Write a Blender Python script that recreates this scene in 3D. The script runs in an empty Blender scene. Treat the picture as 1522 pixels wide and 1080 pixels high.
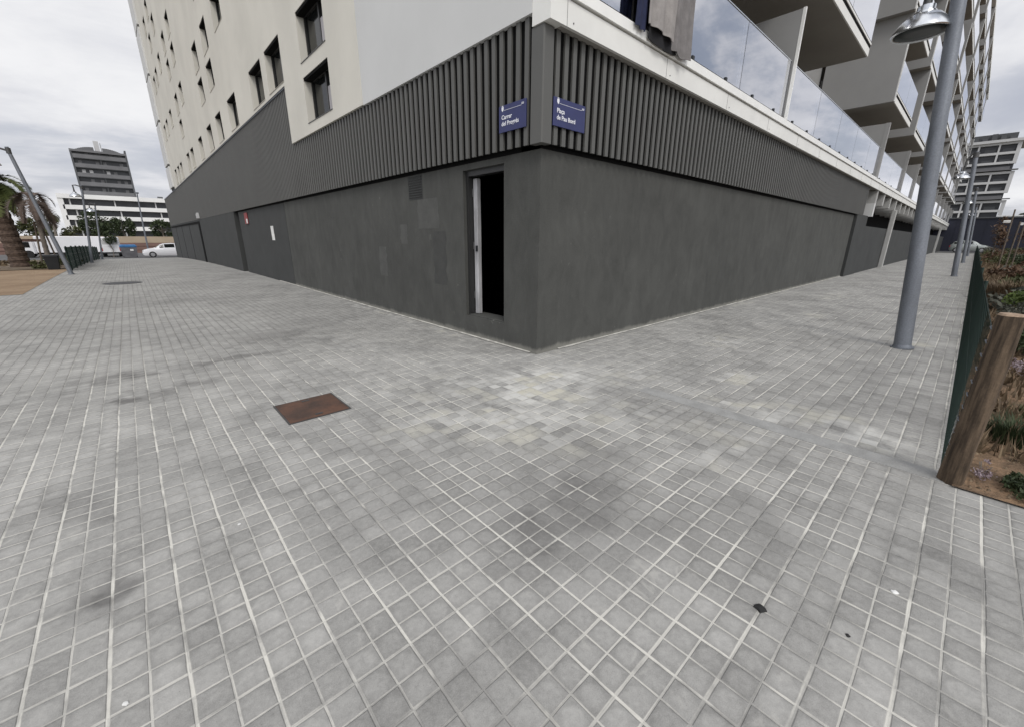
import bpy, math, random
from mathutils import Vector, Matrix
random.seed(7)
R = math.radians
scene = bpy.context.scene
COL = scene.collection

# ------------------------------------------------------------------ helpers
class MB:
    """collects geometry and links it as one mesh object"""
    def __init__(self):
        self.v = []; self.f = []; self.t = []
    def add(self, vs, fs, tint=None):
        n = len(self.v); self.v += [tuple(p) for p in vs]
        for q in fs:
            self.f.append(tuple(n + i for i in q)); self.t.append(tint)
    def box(self, x0, x1, y0, y1, z0, z1):
        x0, x1 = sorted((x0, x1)); y0, y1 = sorted((y0, y1)); z0, z1 = sorted((z0, z1))
        self.add([(x0,y0,z0),(x1,y0,z0),(x1,y1,z0),(x0,y1,z0),(x0,y0,z1),(x1,y0,z1),(x1,y1,z1),(x0,y1,z1)],
                 [(0,3,2,1),(4,5,6,7),(0,1,5,4),(1,2,6,5),(2,3,7,6),(3,0,4,7)])
        return self
    def bbox(self, x0, x1, y0, y1, z0, z1, b):
        """box with bevelled vertical and top edges"""
        pts = [(x0+b,y0),(x1-b,y0),(x1,y0+b),(x1,y1-b),(x1-b,y1),(x0+b,y1),(x0,y1-b),(x0,y0+b)]
        cx, cy = (x0+x1)/2, (y0+y1)/2
        top = []
        for x, y in pts:
            top.append((x-math.copysign(min(b,abs(x-cx)),x-cx), y-math.copysign(min(b,abs(y-cy)),y-cy)))
        vs = [(x,y,z0) for x,y in pts]+[(x,y,z1-b) for x,y in pts]+[(x,y,z1) for x,y in top]
        fs = [tuple(range(7,-1,-1)), tuple(range(16,24))]
        for k in range(8):
            j = (k+1) % 8
            fs += [(k,j,8+j,8+k),(8+k,8+j,16+j,16+k)]
        self.add(vs, fs); return self
    def quad(self, a, b, c, d, tint=None):
        self.add([a,b,c,d], [(0,1,2,3)], tint); return self
    def tube(self, pts, rad, n=8, cap=True):
        pts = [Vector(p) for p in pts]
        if not isinstance(rad, (list, tuple)): rad = [rad]*len(pts)
        vs = []; up = Vector((0,0,1))
        for i, p in enumerate(pts):
            d = (pts[min(i+1,len(pts)-1)]-pts[max(i-1,0)]).normalized()
            a = d.cross(up)
            if a.length < .05: a = d.cross(Vector((0,1,0)))
            a.normalize(); b = d.cross(a).normalized()
            for k in range(n):
                t = 2*math.pi*k/n
                vs.append(p+(a*math.cos(t)+b*math.sin(t))*rad[i])
        fs = []
        for i in range(len(pts)-1):
            for k in range(n):
                j = (k+1) % n
                fs.append((i*n+k, i*n+j, (i+1)*n+j, (i+1)*n+k))
        if cap:
            fs.append(tuple(range(n-1,-1,-1))); m = (len(pts)-1)*n
            fs.append(tuple(range(m, m+n)))
        self.add(vs, fs); return self
    def lathe(self, prof, n=28, c=(0,0,0), capb=False, capt=False):
        vs = []
        for r, z in prof:
            for k in range(n):
                t = 2*math.pi*k/n
                vs.append((c[0]+r*math.cos(t), c[1]+r*math.sin(t), c[2]+z))
        fs = []
        for i in range(len(prof)-1):
            for k in range(n):
                j = (k+1) % n
                fs.append((i*n+k, i*n+j, (i+1)*n+j, (i+1)*n+k))
        if capb: fs.append(tuple(range(n-1,-1,-1)))
        if capt:
            m = (len(prof)-1)*n; fs.append(tuple(range(m, m+n)))
        self.add(vs, fs); return self
    def build(self, name, mat, parent=None, smooth=False, loc=None):
        me = bpy.data.meshes.new(name)
        me.from_pydata(self.v, [], self.f)
        if any(t is not None for t in self.t):
            at = me.attributes.new('tint', 'FLOAT', 'FACE')
            at.data.foreach_set('value', [0.5 if t is None else t for t in self.t])
        me.materials.append(mat)
        if smooth:
            me.shade_smooth()
            if smooth == 'auto':
                me.set_sharp_from_angle(angle=R(40))
        me.update()
        o = bpy.data.objects.new(name, me); COL.objects.link(o)
        if parent: o.parent = parent
        if loc: o.location = loc
        return o

def tag(o, label=None, cat=None, group=None, kind=None):
    if label: o['label'] = label
    if cat: o['category'] = cat
    if group: o['group'] = group
    if kind: o['kind'] = kind
    return o
def empty(name, loc=(0,0,0), rz=0):
    o = bpy.data.objects.new(name, None); COL.objects.link(o)
    o.location = loc; o.rotation_euler = (0,0,rz); o.empty_display_size = .2
    return o
def copy_tree(o, parent=None):
    c = o.copy(); COL.objects.link(c)
    if parent: c.parent = parent
    for ch in [x for x in COL.objects if x.parent == o]:
        copy_tree(ch, c)
    return c

# ------------------------------------------------------------------ materials
class NT:
    def __init__(self, tree): self.t = tree; self.n = tree.nodes; self.l = tree.links
    def new(self, kind, **kw):
        nd = self.n.new(kind)
        for k, v in kw.items(): setattr(nd, k, v)
        return nd
    def put(self, sock, val):
        if isinstance(val, bpy.types.NodeSocket): self.l.new(val, sock)
        else: sock.default_value = val
    def m(self, op, a, b=None, c=None, clamp=False):
        nd = self.new('ShaderNodeMath', operation=op, use_clamp=clamp)
        self.put(nd.inputs[0], a)
        if b is not None: self.put(nd.inputs[1], b)
        if c is not None: self.put(nd.inputs[2], c)
        return nd.outputs[0]
    def mix(self, fac, a, b):
        nd = self.new('ShaderNodeMix', data_type='RGBA')
        self.put(nd.inputs[0], fac); self.put(nd.inputs[6], a); self.put(nd.inputs[7], b)
        return nd.outputs[2]
    def noise(self, vec, scale, detail=3, rough=.55, dist=0, dim='3D'):
        nd = self.new('ShaderNodeTexNoise', noise_dimensions=dim)
        self.put(nd.inputs['Vector'], vec); nd.inputs['Scale'].default_value = scale
        nd.inputs['Detail'].default_value = detail; nd.inputs['Roughness'].default_value = rough
        nd.inputs['Distortion'].default_value = dist
        return nd.outputs[0]
    def ramp(self, x, a, b):
        """smooth 0..1 between a and b"""
        nd = self.new('ShaderNodeMapRange', interpolation_type='SMOOTHSTEP')
        self.put(nd.inputs[0], x); self.put(nd.inputs[1], a); self.put(nd.inputs[2], b)
        return nd.outputs[0]
def c4(c): return (c[0], c[1], c[2], 1.0)
def newmat(name):
    m = bpy.data.materials.new(name); m.use_nodes = True
    nt = NT(m.node_tree); b = m.node_tree.nodes['Principled BSDF']
    return m, nt, b
def mat(name, col, rough=.7, metal=0, var=.15, scale=3, bump=0, bscale=60, col2=None, stretch=None, spec=.4, fine=0):
    m, nt, b = newmat(name)
    geo = nt.new('ShaderNodeNewGeometry'); vec = geo.outputs['Position']
    if stretch:
        mp = nt.new('ShaderNodeMapping'); nt.l.new(vec, mp.inputs[0]); mp.inputs['Scale'].default_value = stretch
        vec = mp.outputs[0]
    n1 = nt.noise(vec, scale, 5, .6)
    f = nt.ramp(n1, .3, .7)
    c2 = col2 if col2 else tuple(min(1,x*(1+var)) for x in col)
    c1 = col if col2 else tuple(x*(1-var) for x in col)
    colr = nt.mix(f, c4(c1), c4(c2))
    if fine:
        nf = nt.noise(geo.outputs['Position'], fine, 2, .5)
        g = nt.new('ShaderNodeHueSaturation'); nt.l.new(colr, g.inputs['Color'])
        nt.put(g.inputs['Value'], nt.m('MULTIPLY_ADD', nf, .5, .75)); colr = g.outputs[0]
    nt.l.new(colr, b.inputs['Base Color'])
    b.inputs['Roughness'].default_value = rough; b.inputs['Metallic'].default_value = metal
    b.inputs['Specular IOR Level'].default_value = spec
    if bump:
        bp = nt.new('ShaderNodeBump'); bp.inputs['Strength'].default_value = 1; bp.inputs['Distance'].default_value = bump
        nt.l.new(nt.noise(geo.outputs['Position'], bscale, 4, .6), bp.inputs['Height'])
        nt.l.new(bp.outputs[0], b.inputs['Normal'])
    return m
def leafmat(name, a, bcol, scale=.6):
    m, nt, b = newmat(name)
    at = nt.new('ShaderNodeAttribute', attribute_name='tint')
    geo = nt.new('ShaderNodeNewGeometry')
    n = nt.noise(geo.outputs['Position'], scale, 2)
    f = nt.m('MULTIPLY_ADD', at.outputs['Fac'], .75, nt.m('MULTIPLY_ADD', n, .6, -.2), clamp=True)
    nt.l.new(nt.mix(f, c4(a), c4(bcol)), b.inputs['Base Color'])
    b.inputs['Roughness'].default_value = .65; b.inputs['Specular IOR Level'].default_value = .25
    return m
def glassmat(name, tint, ior=1.5, rough=.0):
    m, nt, b = newmat(name)
    nt.n.remove(b)
    out = [n for n in nt.n if n.type == 'OUTPUT_MATERIAL'][0]
    tr = nt.new('ShaderNodeBsdfTransparent'); tr.inputs[0].default_value = c4(tint)
    gl = nt.new('ShaderNodeBsdfGlossy'); gl.inputs['Roughness'].default_value = rough
    gl.inputs[0].default_value = (.95,.96,1,1)
    fr = nt.new('ShaderNodeFresnel'); fr.inputs[0].default_value = ior
    geo = nt.new('ShaderNodeNewGeometry')
    bp = nt.new('ShaderNodeBump'); bp.inputs['Strength'].default_value = .12; bp.inputs['Distance'].default_value = .02
    nt.l.new(nt.noise(geo.outputs['Position'], .9, 0), bp.inputs['Height'])
    nt.l.new(bp.outputs[0], gl.inputs['Normal'])
    mx = nt.new('ShaderNodeMixShader')
    nt.l.new(nt.m('MULTIPLY_ADD', fr.outputs[0], .7, .60, clamp=True), mx.inputs[0]); nt.l.new(tr.outputs[0], mx.inputs[1]); nt.l.new(gl.outputs[0], mx.inputs[2])
    nt.l.new(mx.outputs[0], out.inputs[0])
    return m

def paving_mat():
    m, nt, b = newmat('cement_tiles')
    geo = nt.new('ShaderNodeNewGeometry')
    sp = nt.new('ShaderNodeSeparateXYZ'); nt.l.new(geo.outputs['Position'], sp.inputs[0])
    # a very slight wander so that the joints are not ruler straight
    w = nt.noise(geo.outputs['Position'], 2.3, 3)
    w2 = nt.noise(geo.outputs['Position'], 1.7, 3)
    X = nt.m('ADD', sp.outputs[0], nt.m('MULTIPLY_ADD', w, .012, .08-.006))
    Y = nt.m('ADD', sp.outputs[1], nt.m('MULTIPLY_ADD', w2, .012, .18-.006))
    def joints(U):
        fr = nt.m('FRACT', nt.m('DIVIDE', U, .2))
        c = nt.m('ABSOLUTE', nt.m('SUBTRACT', fr, .5))
        ds = nt.m('MULTIPLY', nt.m('SUBTRACT', .5, c), .2)     # to the tile edge
        dw = nt.m('MULTIPLY', c, .2)                           # to the groove in the middle
        return ds, dw
    xs, xw = joints(X); ys, yw = joints(Y)
    wn = nt.noise(geo.outputs['Position'], 9, 3)
    wid = nt.m('MULTIPLY_ADD', wn, .006, .0035)
    def mask(d, k): return nt.ramp(d, nt.m('MULTIPLY', wid, k), nt.m('MULTIPLY', wid, k*.45))
    mxs, mxw, mys, myw = mask(xs,1.25), mask(xw,.85), mask(ys,1.25), mask(yw,.85)
    # ids of sub tiles and of whole tiles
    def cell(s):
        cx = nt.m('FLOOR', nt.m('DIVIDE', X, s)); cy = nt.m('FLOOR', nt.m('DIVIDE', Y, s))
        cv = nt.new('ShaderNodeCombineXYZ'); nt.l.new(cx, cv.inputs[0]); nt.l.new(cy, cv.inputs[1])
        wh = nt.new('ShaderNodeTexWhiteNoise', noise_dimensions='2D'); nt.l.new(cv.outputs[0], wh.inputs['Vector'])
        return wh.outputs[0]
    r1, r2 = cell(.1), cell(.2)
    big = nt.noise(geo.outputs['Position'], .55, 5, .6)
    mid = nt.noise(geo.outputs['Position'], 3.2, 6, .65, .4)
    fine = nt.noise(geo.outputs['Position'], 45, 4, .7)
    grit = nt.noise(geo.outputs['Position'], 260, 2, .6)
    v = nt.m('MULTIPLY_ADD', r1, .066, .262)
    v = nt.m('MULTIPLY_ADD', r2, .040, v)
    v = nt.m('MULTIPLY_ADD', nt.m('SUBTRACT', big, .5), .25, v)
    v = nt.m('MULTIPLY_ADD', nt.m('SUBTRACT', mid, .5), .24, v)
    v = nt.m('MULTIPLY_ADD', nt.m('SUBTRACT', fine, .5), .20, v)
    v = nt.m('MULTIPLY_ADD', nt.m('SUBTRACT', grit, .5), .16, v)
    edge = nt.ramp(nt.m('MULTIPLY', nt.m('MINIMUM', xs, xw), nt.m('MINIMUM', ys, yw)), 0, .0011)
    rim_shade_dirt = nt.ramp(nt.m('MULTIPLY_ADD', r2, .25, nt.noise(geo.outputs['Position'], 2.1, 4, .6)), .45, .85)
    v = nt.m('MULTIPLY', v, nt.m('SUBTRACT', 1.03, nt.m('MULTIPLY', nt.m('SUBTRACT', 1, edge), nt.m('MULTIPLY_ADD', rim_shade_dirt, .19, .04))))  # tile rims darkened by joints: occlusion-like shade painted in, together with dirt
    smear = nt.noise(geo.outputs['Position'], 6.5, 7, .68, 1.2)
    bl = nt.m('MULTIPLY', nt.ramp(smear, .55, .70), nt.ramp(big, .38, .6))
    pit = nt.ramp(nt.noise(geo.outputs['Position'], 120, 2, .5), .30, .24)
    # shaped stains: pale mortar bloom and dark spills
    dist = nt.new('ShaderNodeVectorMath', operation='MULTIPLY_ADD')
    nn = nt.new('ShaderNodeTexNoise'); nn.inputs['Scale'].default_value = 2.6; nn.inputs['Detail'].default_value = 5
    nt.l.new(geo.outputs['Position'], nn.inputs['Vector'])
    nt.l.new(nn.outputs['Color'], dist.inputs[0]); dist.inputs[1].default_value = (.7,.7,0); dist.inputs[2].default_value = (-.35,-.35,0)
    add = nt.new('ShaderNodeVectorMath', operation='ADD'); nt.l.new(geo.outputs['Position'], add.inputs[0]); nt.l.new(dist.outputs[0], add.inputs[1])
    def blob(x, y, rx, ry):
        mp = nt.new('ShaderNodeMapping'); nt.l.new(add.outputs[0], mp.inputs[0])
        mp.inputs['Location'].default_value = (-x/rx,-y/ry,0); mp.inputs['Scale'].default_value = (1/rx,1/ry,0)
        ln = nt.new('ShaderNodeVectorMath', operation='LENGTH'); nt.l.new(mp.outputs[0], ln.inputs[0])
        return nt.ramp(ln.outputs['Value'], 1.0, .25)
    def total(lst):
        s = None
        for x, y, rx, ry, k in lst:
            q = nt.m('MULTIPLY', blob(x,y,rx,ry), k)
            s = q if s is None else nt.m('ADD', s, q)
        return s
    pale = total([(-1.3,-1.1,.8,.6,.9),(-.75,-.75,.7,.7,1.0),(-.3,-.6,.5,.5,.6),(-1.2,-.3,.5,.6,.5),(-2.1,-.9,.5,.5,.5),(-1.0,-1.8,.7,.5,.5),(.1,-1.1,.7,.5,.35),(.35,-2.9,.4,.6,.7),(1.0,-2.1,.5,.3,.6),
                  (4.6,-3.2,.5,.5,.7),(2.6,-1.3,.7,.3,.5),(6,-1.6,1,.3,.4),(-.5,-2.5,.5,.4,.35),(-1.9,-.3,.4,.8,.3),(10,-1.2,2,.4,.4),(-.16,4,.10,5,.5),(.25,-3.3,.30,.4,.8),(.12,-2.4,.22,.5,.8),(6,-.14,8,.08,.4),(-1.6,-1.5,.4,.5,.5),(-.9,-2.6,.4,.3,.4)])
    dark = total([(-3.87,2.26,.32,.22,1),(-2.95,2.3,.7,.2,.75),(-3.7,1.38,.3,.12,.8),(-3.3,1.5,.3,.15,.6),(-3.98,-1.36,.22,.14,.9),(-4.0,-.5,.2,.3,.5),
                  (-2.2,3.2,.8,.5,.5),(-1.6,3.8,.7,1.2,.3),(-4.9,6,.9,.7,.35),(-2.0,-2.35,.35,.35,.5),(-2.4,-2.3,.3,.3,.5),(-1.35,-1.85,.22,.5,.25),(-.4,-1.6,.3,.4,.25),(-2.1,-2.2,.9,.9,.30),(-1.3,-1.9,.6,.5,.25),(-1.6,-2.9,.7,.5,.3),(-3.3,8.5,1.6,.8,.25)])
    # joint colour: sanded pale, in places washed out dark
    jn = nt.ramp(nt.noise(geo.outputs['Position'], 1.1, 5, .65), .36, .56)
    jn2 = nt.m('MULTIPLY_ADD', nt.m('SUBTRACT', wn, .5), .5, nt.m('MULTIPLY_ADD', jn, .75, .25), clamp=True)
    lm = nt.m('MULTIPLY', nt.ramp(big, .35, .62), .35)
    pal = nt.m('MULTIPLY', pale, nt.m('MULTIPLY_ADD', nt.m('MULTIPLY_ADD', r1, .30, mid), 3.0, -1.35, clamp=True), clamp=True)
    base = nt.new('ShaderNodeCombineColor'); 
    nt.put(base.inputs[0], v); nt.put(base.inputs[1], nt.m('MULTIPLY', v, .985)); nt.put(base.inputs[2], nt.m('MULTIPLY', v, .935))
    tone = nt.mix(nt.ramp(nt.m('MULTIPLY_ADD', r2, .4, nt.noise(geo.outputs['Position'], 1.6, 3)), .72, .82), (.60,.595,.56,1), (.54,.52,.43,1))
    col = nt.mix(nt.m('MULTIPLY', pal, .80), base.outputs[0], tone)
    col = nt.mix(nt.m('MULTIPLY', bl, .5), col, (.52,.51,.47,1))
    col = nt.mix(nt.m('MULTIPLY', pit, .5), col, (.12,.118,.11,1))
    col = nt.mix(nt.m('MULTIPLY', dark, nt.m('MULTIPLY_ADD', mid, 2.8, -.70, clamp=True), clamp=True), col, (.100,.097,.093,1))
    jn2 = nt.m('MULTIPLY', jn2, nt.m('MULTIPLY_ADD', nt.ramp(sp.outputs[1], 1.0, 4.5), -.75, 1))
    jc = nt.mix(jn2, (.150,.146,.137,1), (.62,.605,.55,1))
    left = nt.ramp(sp.outputs[0], -1.4, -3.0)
    right = nt.ramp(nt.m('SUBTRACT', sp.outputs[0], sp.outputs[1]), 1.2, 3.2)
    mys = nt.m('MULTIPLY', mys, nt.m('MULTIPLY_ADD', left, -.35, 1)); mxs = nt.m('MULTIPLY', mxs, nt.m('MULTIPLY_ADD', right, -.45, 1))
    anyj = nt.m('MAXIMUM', nt.m('MAXIMUM', mxs, mys), nt.m('MULTIPLY', nt.m('MAXIMUM', mxw, myw), .72))
    fade = nt.ramp(nt.m('MULTIPLY_ADD', nt.m('SUBTRACT', r1, .5), .12, nt.noise(geo.outputs['Position'], 2.2, 6, .7)), .38, .56)
    anyj2 = nt.m('MULTIPLY', anyj, nt.m('MULTIPLY_ADD', fade, .70, .30))
    col = nt.mix(anyj2, col, jc)
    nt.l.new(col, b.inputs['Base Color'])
    b.inputs['Roughness'].default_value = .82; b.inputs['Specular IOR Level'].default_value = .35
    # relief: open joints, softly domed tiles, grit
    dm = nt.m('MULTIPLY', nt.m('MINIMUM', xs, xw), nt.m('MINIMUM', ys, yw))
    h = nt.m('MULTIPLY', nt.ramp(dm, 0, .0007), .0016)
    h = nt.m('SUBTRACT', h, nt.m('MULTIPLY', anyj, .0032))
    h = nt.m('MULTIPLY_ADD', fine, .0014, h)
    h = nt.m('MULTIPLY_ADD', r1, .0012, h)
    h = nt.m('MULTIPLY_ADD', mid, .004, h)
    bp = nt.new('ShaderNodeBump'); bp.inputs['Strength'].default_value = 1; bp.inputs['Distance'].default_value = 1
    nt.l.new(h, bp.inputs['Height']); nt.l.new(bp.outputs[0], b.inputs['Normal'])
    return m

def plaster_mat():
    m, nt, b = newmat('dark_plaster')
    geo = nt.new('ShaderNodeNewGeometry'); P = geo.outputs['Position']
    mp = nt.new('ShaderNodeMapping'); nt.l.new(P, mp.inputs[0]); mp.inputs['Scale'].default_value = (1,1,.45)
    n1 = nt.noise(P, .8, 5, .65); n2 = nt.noise(mp.outputs[0], 4, 6, .7, .5); n3 = nt.noise(P, 70, 3, .7)
    v = nt.m('MULTIPLY_ADD', nt.m('SUBTRACT', n1, .5), .045, .074)
    v = nt.m('MULTIPLY_ADD', nt.m('SUBTRACT', n2, .5), .062, v)
    v = nt.m('MULTIPLY_ADD', nt.m('SUBTRACT', n3, .5), .035, v)
    cc = nt.new('ShaderNodeCombineColor'); nt.put(cc.inputs[0], nt.m('MULTIPLY', v, .985)); nt.put(cc.inputs[1], v); nt.put(cc.inputs[2], nt.m('MULTIPLY', v, .93))
    sc = nt.noise(mp.outputs[0], 11, 2, .5, 2.0)
    s = nt.m('MULTIPLY', nt.ramp(sc, .70, .76), nt.ramp(n1, .45, .6))
    sep = nt.new('ShaderNodeSeparateXYZ'); nt.l.new(P, sep.inputs[0])
    lowdirt = nt.m('MULTIPLY', nt.ramp(nt.m('MULTIPLY_ADD', n2, -.12, sep.outputs[2]), .03, -.03), .7)
    col = nt.mix(nt.m('MULTIPLY', s, .5), cc.outputs[0], (.22,.22,.20,1))
    col = nt.mix(lowdirt, col, (.24,.235,.21,1))
    nt.l.new(col, b.inputs['Base Color']); b.inputs['Roughness'].default_value = .85; b.inputs['Specular IOR Level'].default_value = .3
    bp = nt.new('ShaderNodeBump'); bp.inputs['Strength'].default_value = 1; bp.inputs['Distance'].default_value = .004
    nt.l.new(nt.m('MULTIPLY_ADD', n3, .5, n2), bp.inputs['Height']); nt.l.new(bp.outputs[0], b.inputs['Normal'])
    return m

MT = {}
MT['paving'] = paving_mat()
MT['plaster'] = plaster_mat()
MT['smoothdark'] = mat('dark_render', (.042,.044,.043), .75, var=.12, scale=1.2, bump=.0015, bscale=90)
MT['slat'] = mat('anodised_slats', (.102,.102,.096), .55, var=.06, scale=.8)
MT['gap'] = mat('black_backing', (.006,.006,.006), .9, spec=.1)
MT['cream'] = mat('cream_render', (.63,.610,.545), .85, var=.06, scale=.5, bump=.0012, bscale=110)
MT['grey_render'] = mat('pale_grey_render', (.60,.605,.595), .85, var=.03, scale=.6, bump=.001, bscale=120)
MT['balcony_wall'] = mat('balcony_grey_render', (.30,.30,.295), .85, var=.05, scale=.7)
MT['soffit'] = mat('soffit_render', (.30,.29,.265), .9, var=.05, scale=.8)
MT['column'] = mat('grey_column_paint', (.40,.40,.385), .8, var=.06)
MT['white'] = mat('white_coated_metal', (.76,.76,.725), .45, var=.05, scale=1.5)
MT['white_trim'] = mat('white_trim', (.84,.84,.81), .35, var=.04, scale=3)
MT['glass'] = glassmat('balcony_glass', (.80,.84,.86), 1.55)
MT['pane'] = mat('dark_window_glass', (.010,.011,.011), .08, var=.2, scale=1.5, spec=.22)
MT['sill'] = mat('render_sill', (.40,.38,.33), .7, var=.05)
MT['frame'] = mat('window_frame', (.028,.028,.028), .4, var=.05)
MT['curtain'] = mat('pale_curtain', (.34,.33,.34), .9, var=.25, scale=9, stretch=(6,6,.3))
MT['steel'] = mat('galvanised_steel', (.19,.205,.23), .5, metal=.4, var=.13, scale=5, stretch=(1,1,.35), fine=60)
MT['steel_dark'] = mat('dark_steel', (.10,.10,.10), .45, metal=.6, var=.1)
MT['chrome'] = mat('polished_aluminium', (.62,.64,.66), .22, metal=.95, var=.06, scale=4)
MT['lens'] = mat('dark_lens', (.022,.028,.028), .3, var=.1, spec=.3)
MT['rust'] = mat('rusty_plate', (.062,.040,.031), .7, metal=.1, col2=(.125,.064,.042), scale=4.5, bump=.001, bscale=90, fine=70)
MT['castiron'] = mat('cast_iron', (.05,.05,.052), .6, metal=.3, bump=.001)
MT['blue'] = mat('enamel_blue', (.030,.036,.118), .35, var=.08, scale=6)
MT['letter'] = mat('white_lettering', (.78,.79,.84), .5, var=.02)
MT['wood'] = mat('weathered_post_wood', (.030,.020,.012), .85, col2=(.130,.092,.060), scale=9, bump=.005, bscale=30, stretch=(4,4,.35), fine=90)
MT['woodtop'] = mat('post_end_grain', (.33,.24,.17), .9, var=.25, scale=30)
MT['mesh_green'] = mat('green_plastic_wire', (.012,.030,.024), .45, var=.15)
MT['soil'] = mat('orange_garden_soil', (.10,.068,.042), .95, col2=(.27,.175,.105), scale=4.2, bump=.04, bscale=22, fine=35)
MT['sand'] = mat('ochre_sand', (.22,.150,.092), .95, col2=(.31,.225,.145), scale=.6, bump=.01, bscale=20, fine=20)
MT['planter'] = mat('brown_bed_soil', (.10,.075,.05), .95, col2=(.20,.155,.11), scale=1.2, bump=.03, bscale=9, fine=9)
MT['asphalt'] = mat('asphalt', (.10,.10,.10), .9, var=.15, scale=.6, fine=40)
MT['earth'] = mat('far_ground', (.15,.14,.11), .95, var=.2, scale=.1)
MT['concrete_strip'] = mat('smooth_concrete', (.30,.30,.29), .85, var=.14, scale=6, bump=.001, bscale=80, fine=120)
MT['door_white'] = mat('door_edge_white', (.42,.42,.43), .45, var=.25, scale=7, stretch=(1,1,.3))
MT['tower_dark'] = mat('tower_graphite', (.075,.078,.082), .6, var=.1, scale=.1)
MT['tower_panel'] = mat('tower_grey_panel', (.135,.135,.14), .6, var=.12, scale=.3)
MT['tower_light'] = mat('tower_pale_render', (.50,.50,.50), .7, var=.06, scale=.1)
MT['white_far'] = mat('far_white_render', (.80,.80,.79), .7, var=.05, scale=.1)
MT['far_recess'] = mat('far_shaded_glass', (.035,.037,.042), .3, var=.3, scale=.3)
MT['navy'] = mat('navy_cladding', (.016,.018,.032), .6, var=.15, scale=.3)
MT['beige'] = mat('beige_render', (.42,.34,.25), .85, var=.1, scale=.4)
MT['redbrown'] = mat('red_brown_brick', (.20,.125,.105), .85, var=.25, scale=2, stretch=(.2,1,4))
MT['carwhite'] = mat('white_car_paint', (.78,.78,.80), .22, var=.02, spec=.6)
MT['carsilver'] = mat('silver_car_paint', (.42,.45,.43), .3, metal=.4, var=.03)
MT['tyre'] = mat('tyre_rubber', (.02,.02,.02), .8)
MT['rim'] = mat('wheel_rim', (.45,.45,.46), .35, metal=.7)
MT['redlight'] = mat('red_lamp_lens', (.35,.02,.02), .3)
MT['headlamp'] = mat('clear_lamp_lens', (.6,.62,.64), .15)
MT['binblue'] = mat('blue_bin_lid', (.03,.13,.30), .5)
MT['bingrey'] = mat('grey_bin_body', (.13,.13,.14), .6)
MT['black'] = mat('black_plastic', (.014,.016,.018), .5)
MT['paper'] = mat('white_paper', (.72,.72,.70), .8)
MT['redsign'] = mat('red_sign', (.26,.05,.05), .6)
MT['cloth_beige'] = mat('washed_beige_cloth', (.29,.272,.26), .95, var=.12, scale=8, fine=120)
MT['cloth_brown'] = mat('grey_brown_cloth', (.185,.175,.172), .95, var=.15, scale=8, fine=120)
MT['cloth_navy'] = mat('navy_cloth', (.02,.025,.06), .95, var=.2, scale=8, fine=120)
MT['cloth_black'] = mat('black_cloth', (.014,.014,.016), .95, var=.2, scale=8)
MT['trunk'] = mat('palm_bark', (.045,.030,.023), .95, col2=(.12,.085,.065), scale=7, bump=.03, bscale=9, stretch=(1,1,2.5))
MT['bark'] = mat('grey_bark', (.16,.14,.12), .95, var=.3, scale=4, bump=.01, bscale=14)
MT['stake'] = mat('pale_stake_wood', (.13,.105,.083), .9, var=.2, scale=5)
MT['palm_leaf'] = leafmat('palm_frond_green', (.030,.045,.014), (.10,.115,.035))
MT['palm_dry'] = leafmat('dry_palm_frond', (.05,.04,.032), (.16,.115,.095))
MT['leaf_dark'] = leafmat('dark_foliage', (.016,.026,.012), (.060,.080,.034))
MT['leaf_olive'] = leafmat('olive_foliage', (.038,.044,.018), (.115,.120,.050), 2)
MT['leaf_green'] = leafmat('fresh_foliage', (.035,.060,.014), (.13,.17,.045), 2)
MT['leaf_grey'] = leafmat('grey_foliage', (.05,.055,.045), (.15,.15,.12), 2)
MT['leaf_red'] = leafmat('russet_foliage', (.055,.034,.021), (.15,.092,.058), 2)
MT['leaf_dry'] = leafmat('dry_grass', (.085,.06,.038), (.22,.165,.105), 2)
MT['petal'] = leafmat('pink_white_petals', (.12,.07,.09), (.50,.44,.46), 4)
MT['stone'] = mat('pebble_white', (.7,.7,.68), .8)
MT['leaf_litter'] = mat('black_scrap', (.02,.02,.02), .7)

# ------------------------------------------------------------------ terrain
def gz(y):
    d = max(0.0, min(y, 55)-12)
    return -.00042*d*d
def sheet(name, x0, x1, y0, y1, m, dz=0, nx=1, ny=1, slope=True):
    b = MB(); vs = []; fs = []
    for j in range(ny+1):
        for i in range(nx+1):
            x = x0+(x1-x0)*i/nx; y = y0+(y1-y0)*j/ny
            vs.append((x, y, dz+(gz(y) if slope else 0)))
    for j in range(ny):
        for i in range(nx):
            a = j*(nx+1)+i
            fs.append((a, a+1, a+nx+2, a+nx+1))
    b.add(vs, fs); o = b.build(name, m); tag(o, kind='structure'); return o
o = sheet('ground', -700, 700, -700, 700, MT['earth'], -.90, slope=False)
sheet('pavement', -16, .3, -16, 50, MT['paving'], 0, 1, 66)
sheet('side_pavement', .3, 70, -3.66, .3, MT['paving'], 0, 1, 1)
sheet('garden_soil', -.20, 70, -40, -3.66, MT['soil'], .012, 1, 1, False)
sheet('sand', -16, -5.72, 12.2, 24.5, MT['sand'], .006, 1, 24)
sheet('planting_bed', -30, -5.62, 24.5, 48, MT['planter'], .03, 1, 24)
sheet('road', -60, 40, 50, 73, MT['asphalt'], -.004, 1, 24)
sheet('side_road', 70, 84, -40, 20, MT['asphalt'], .02, 1, 1, False)
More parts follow.
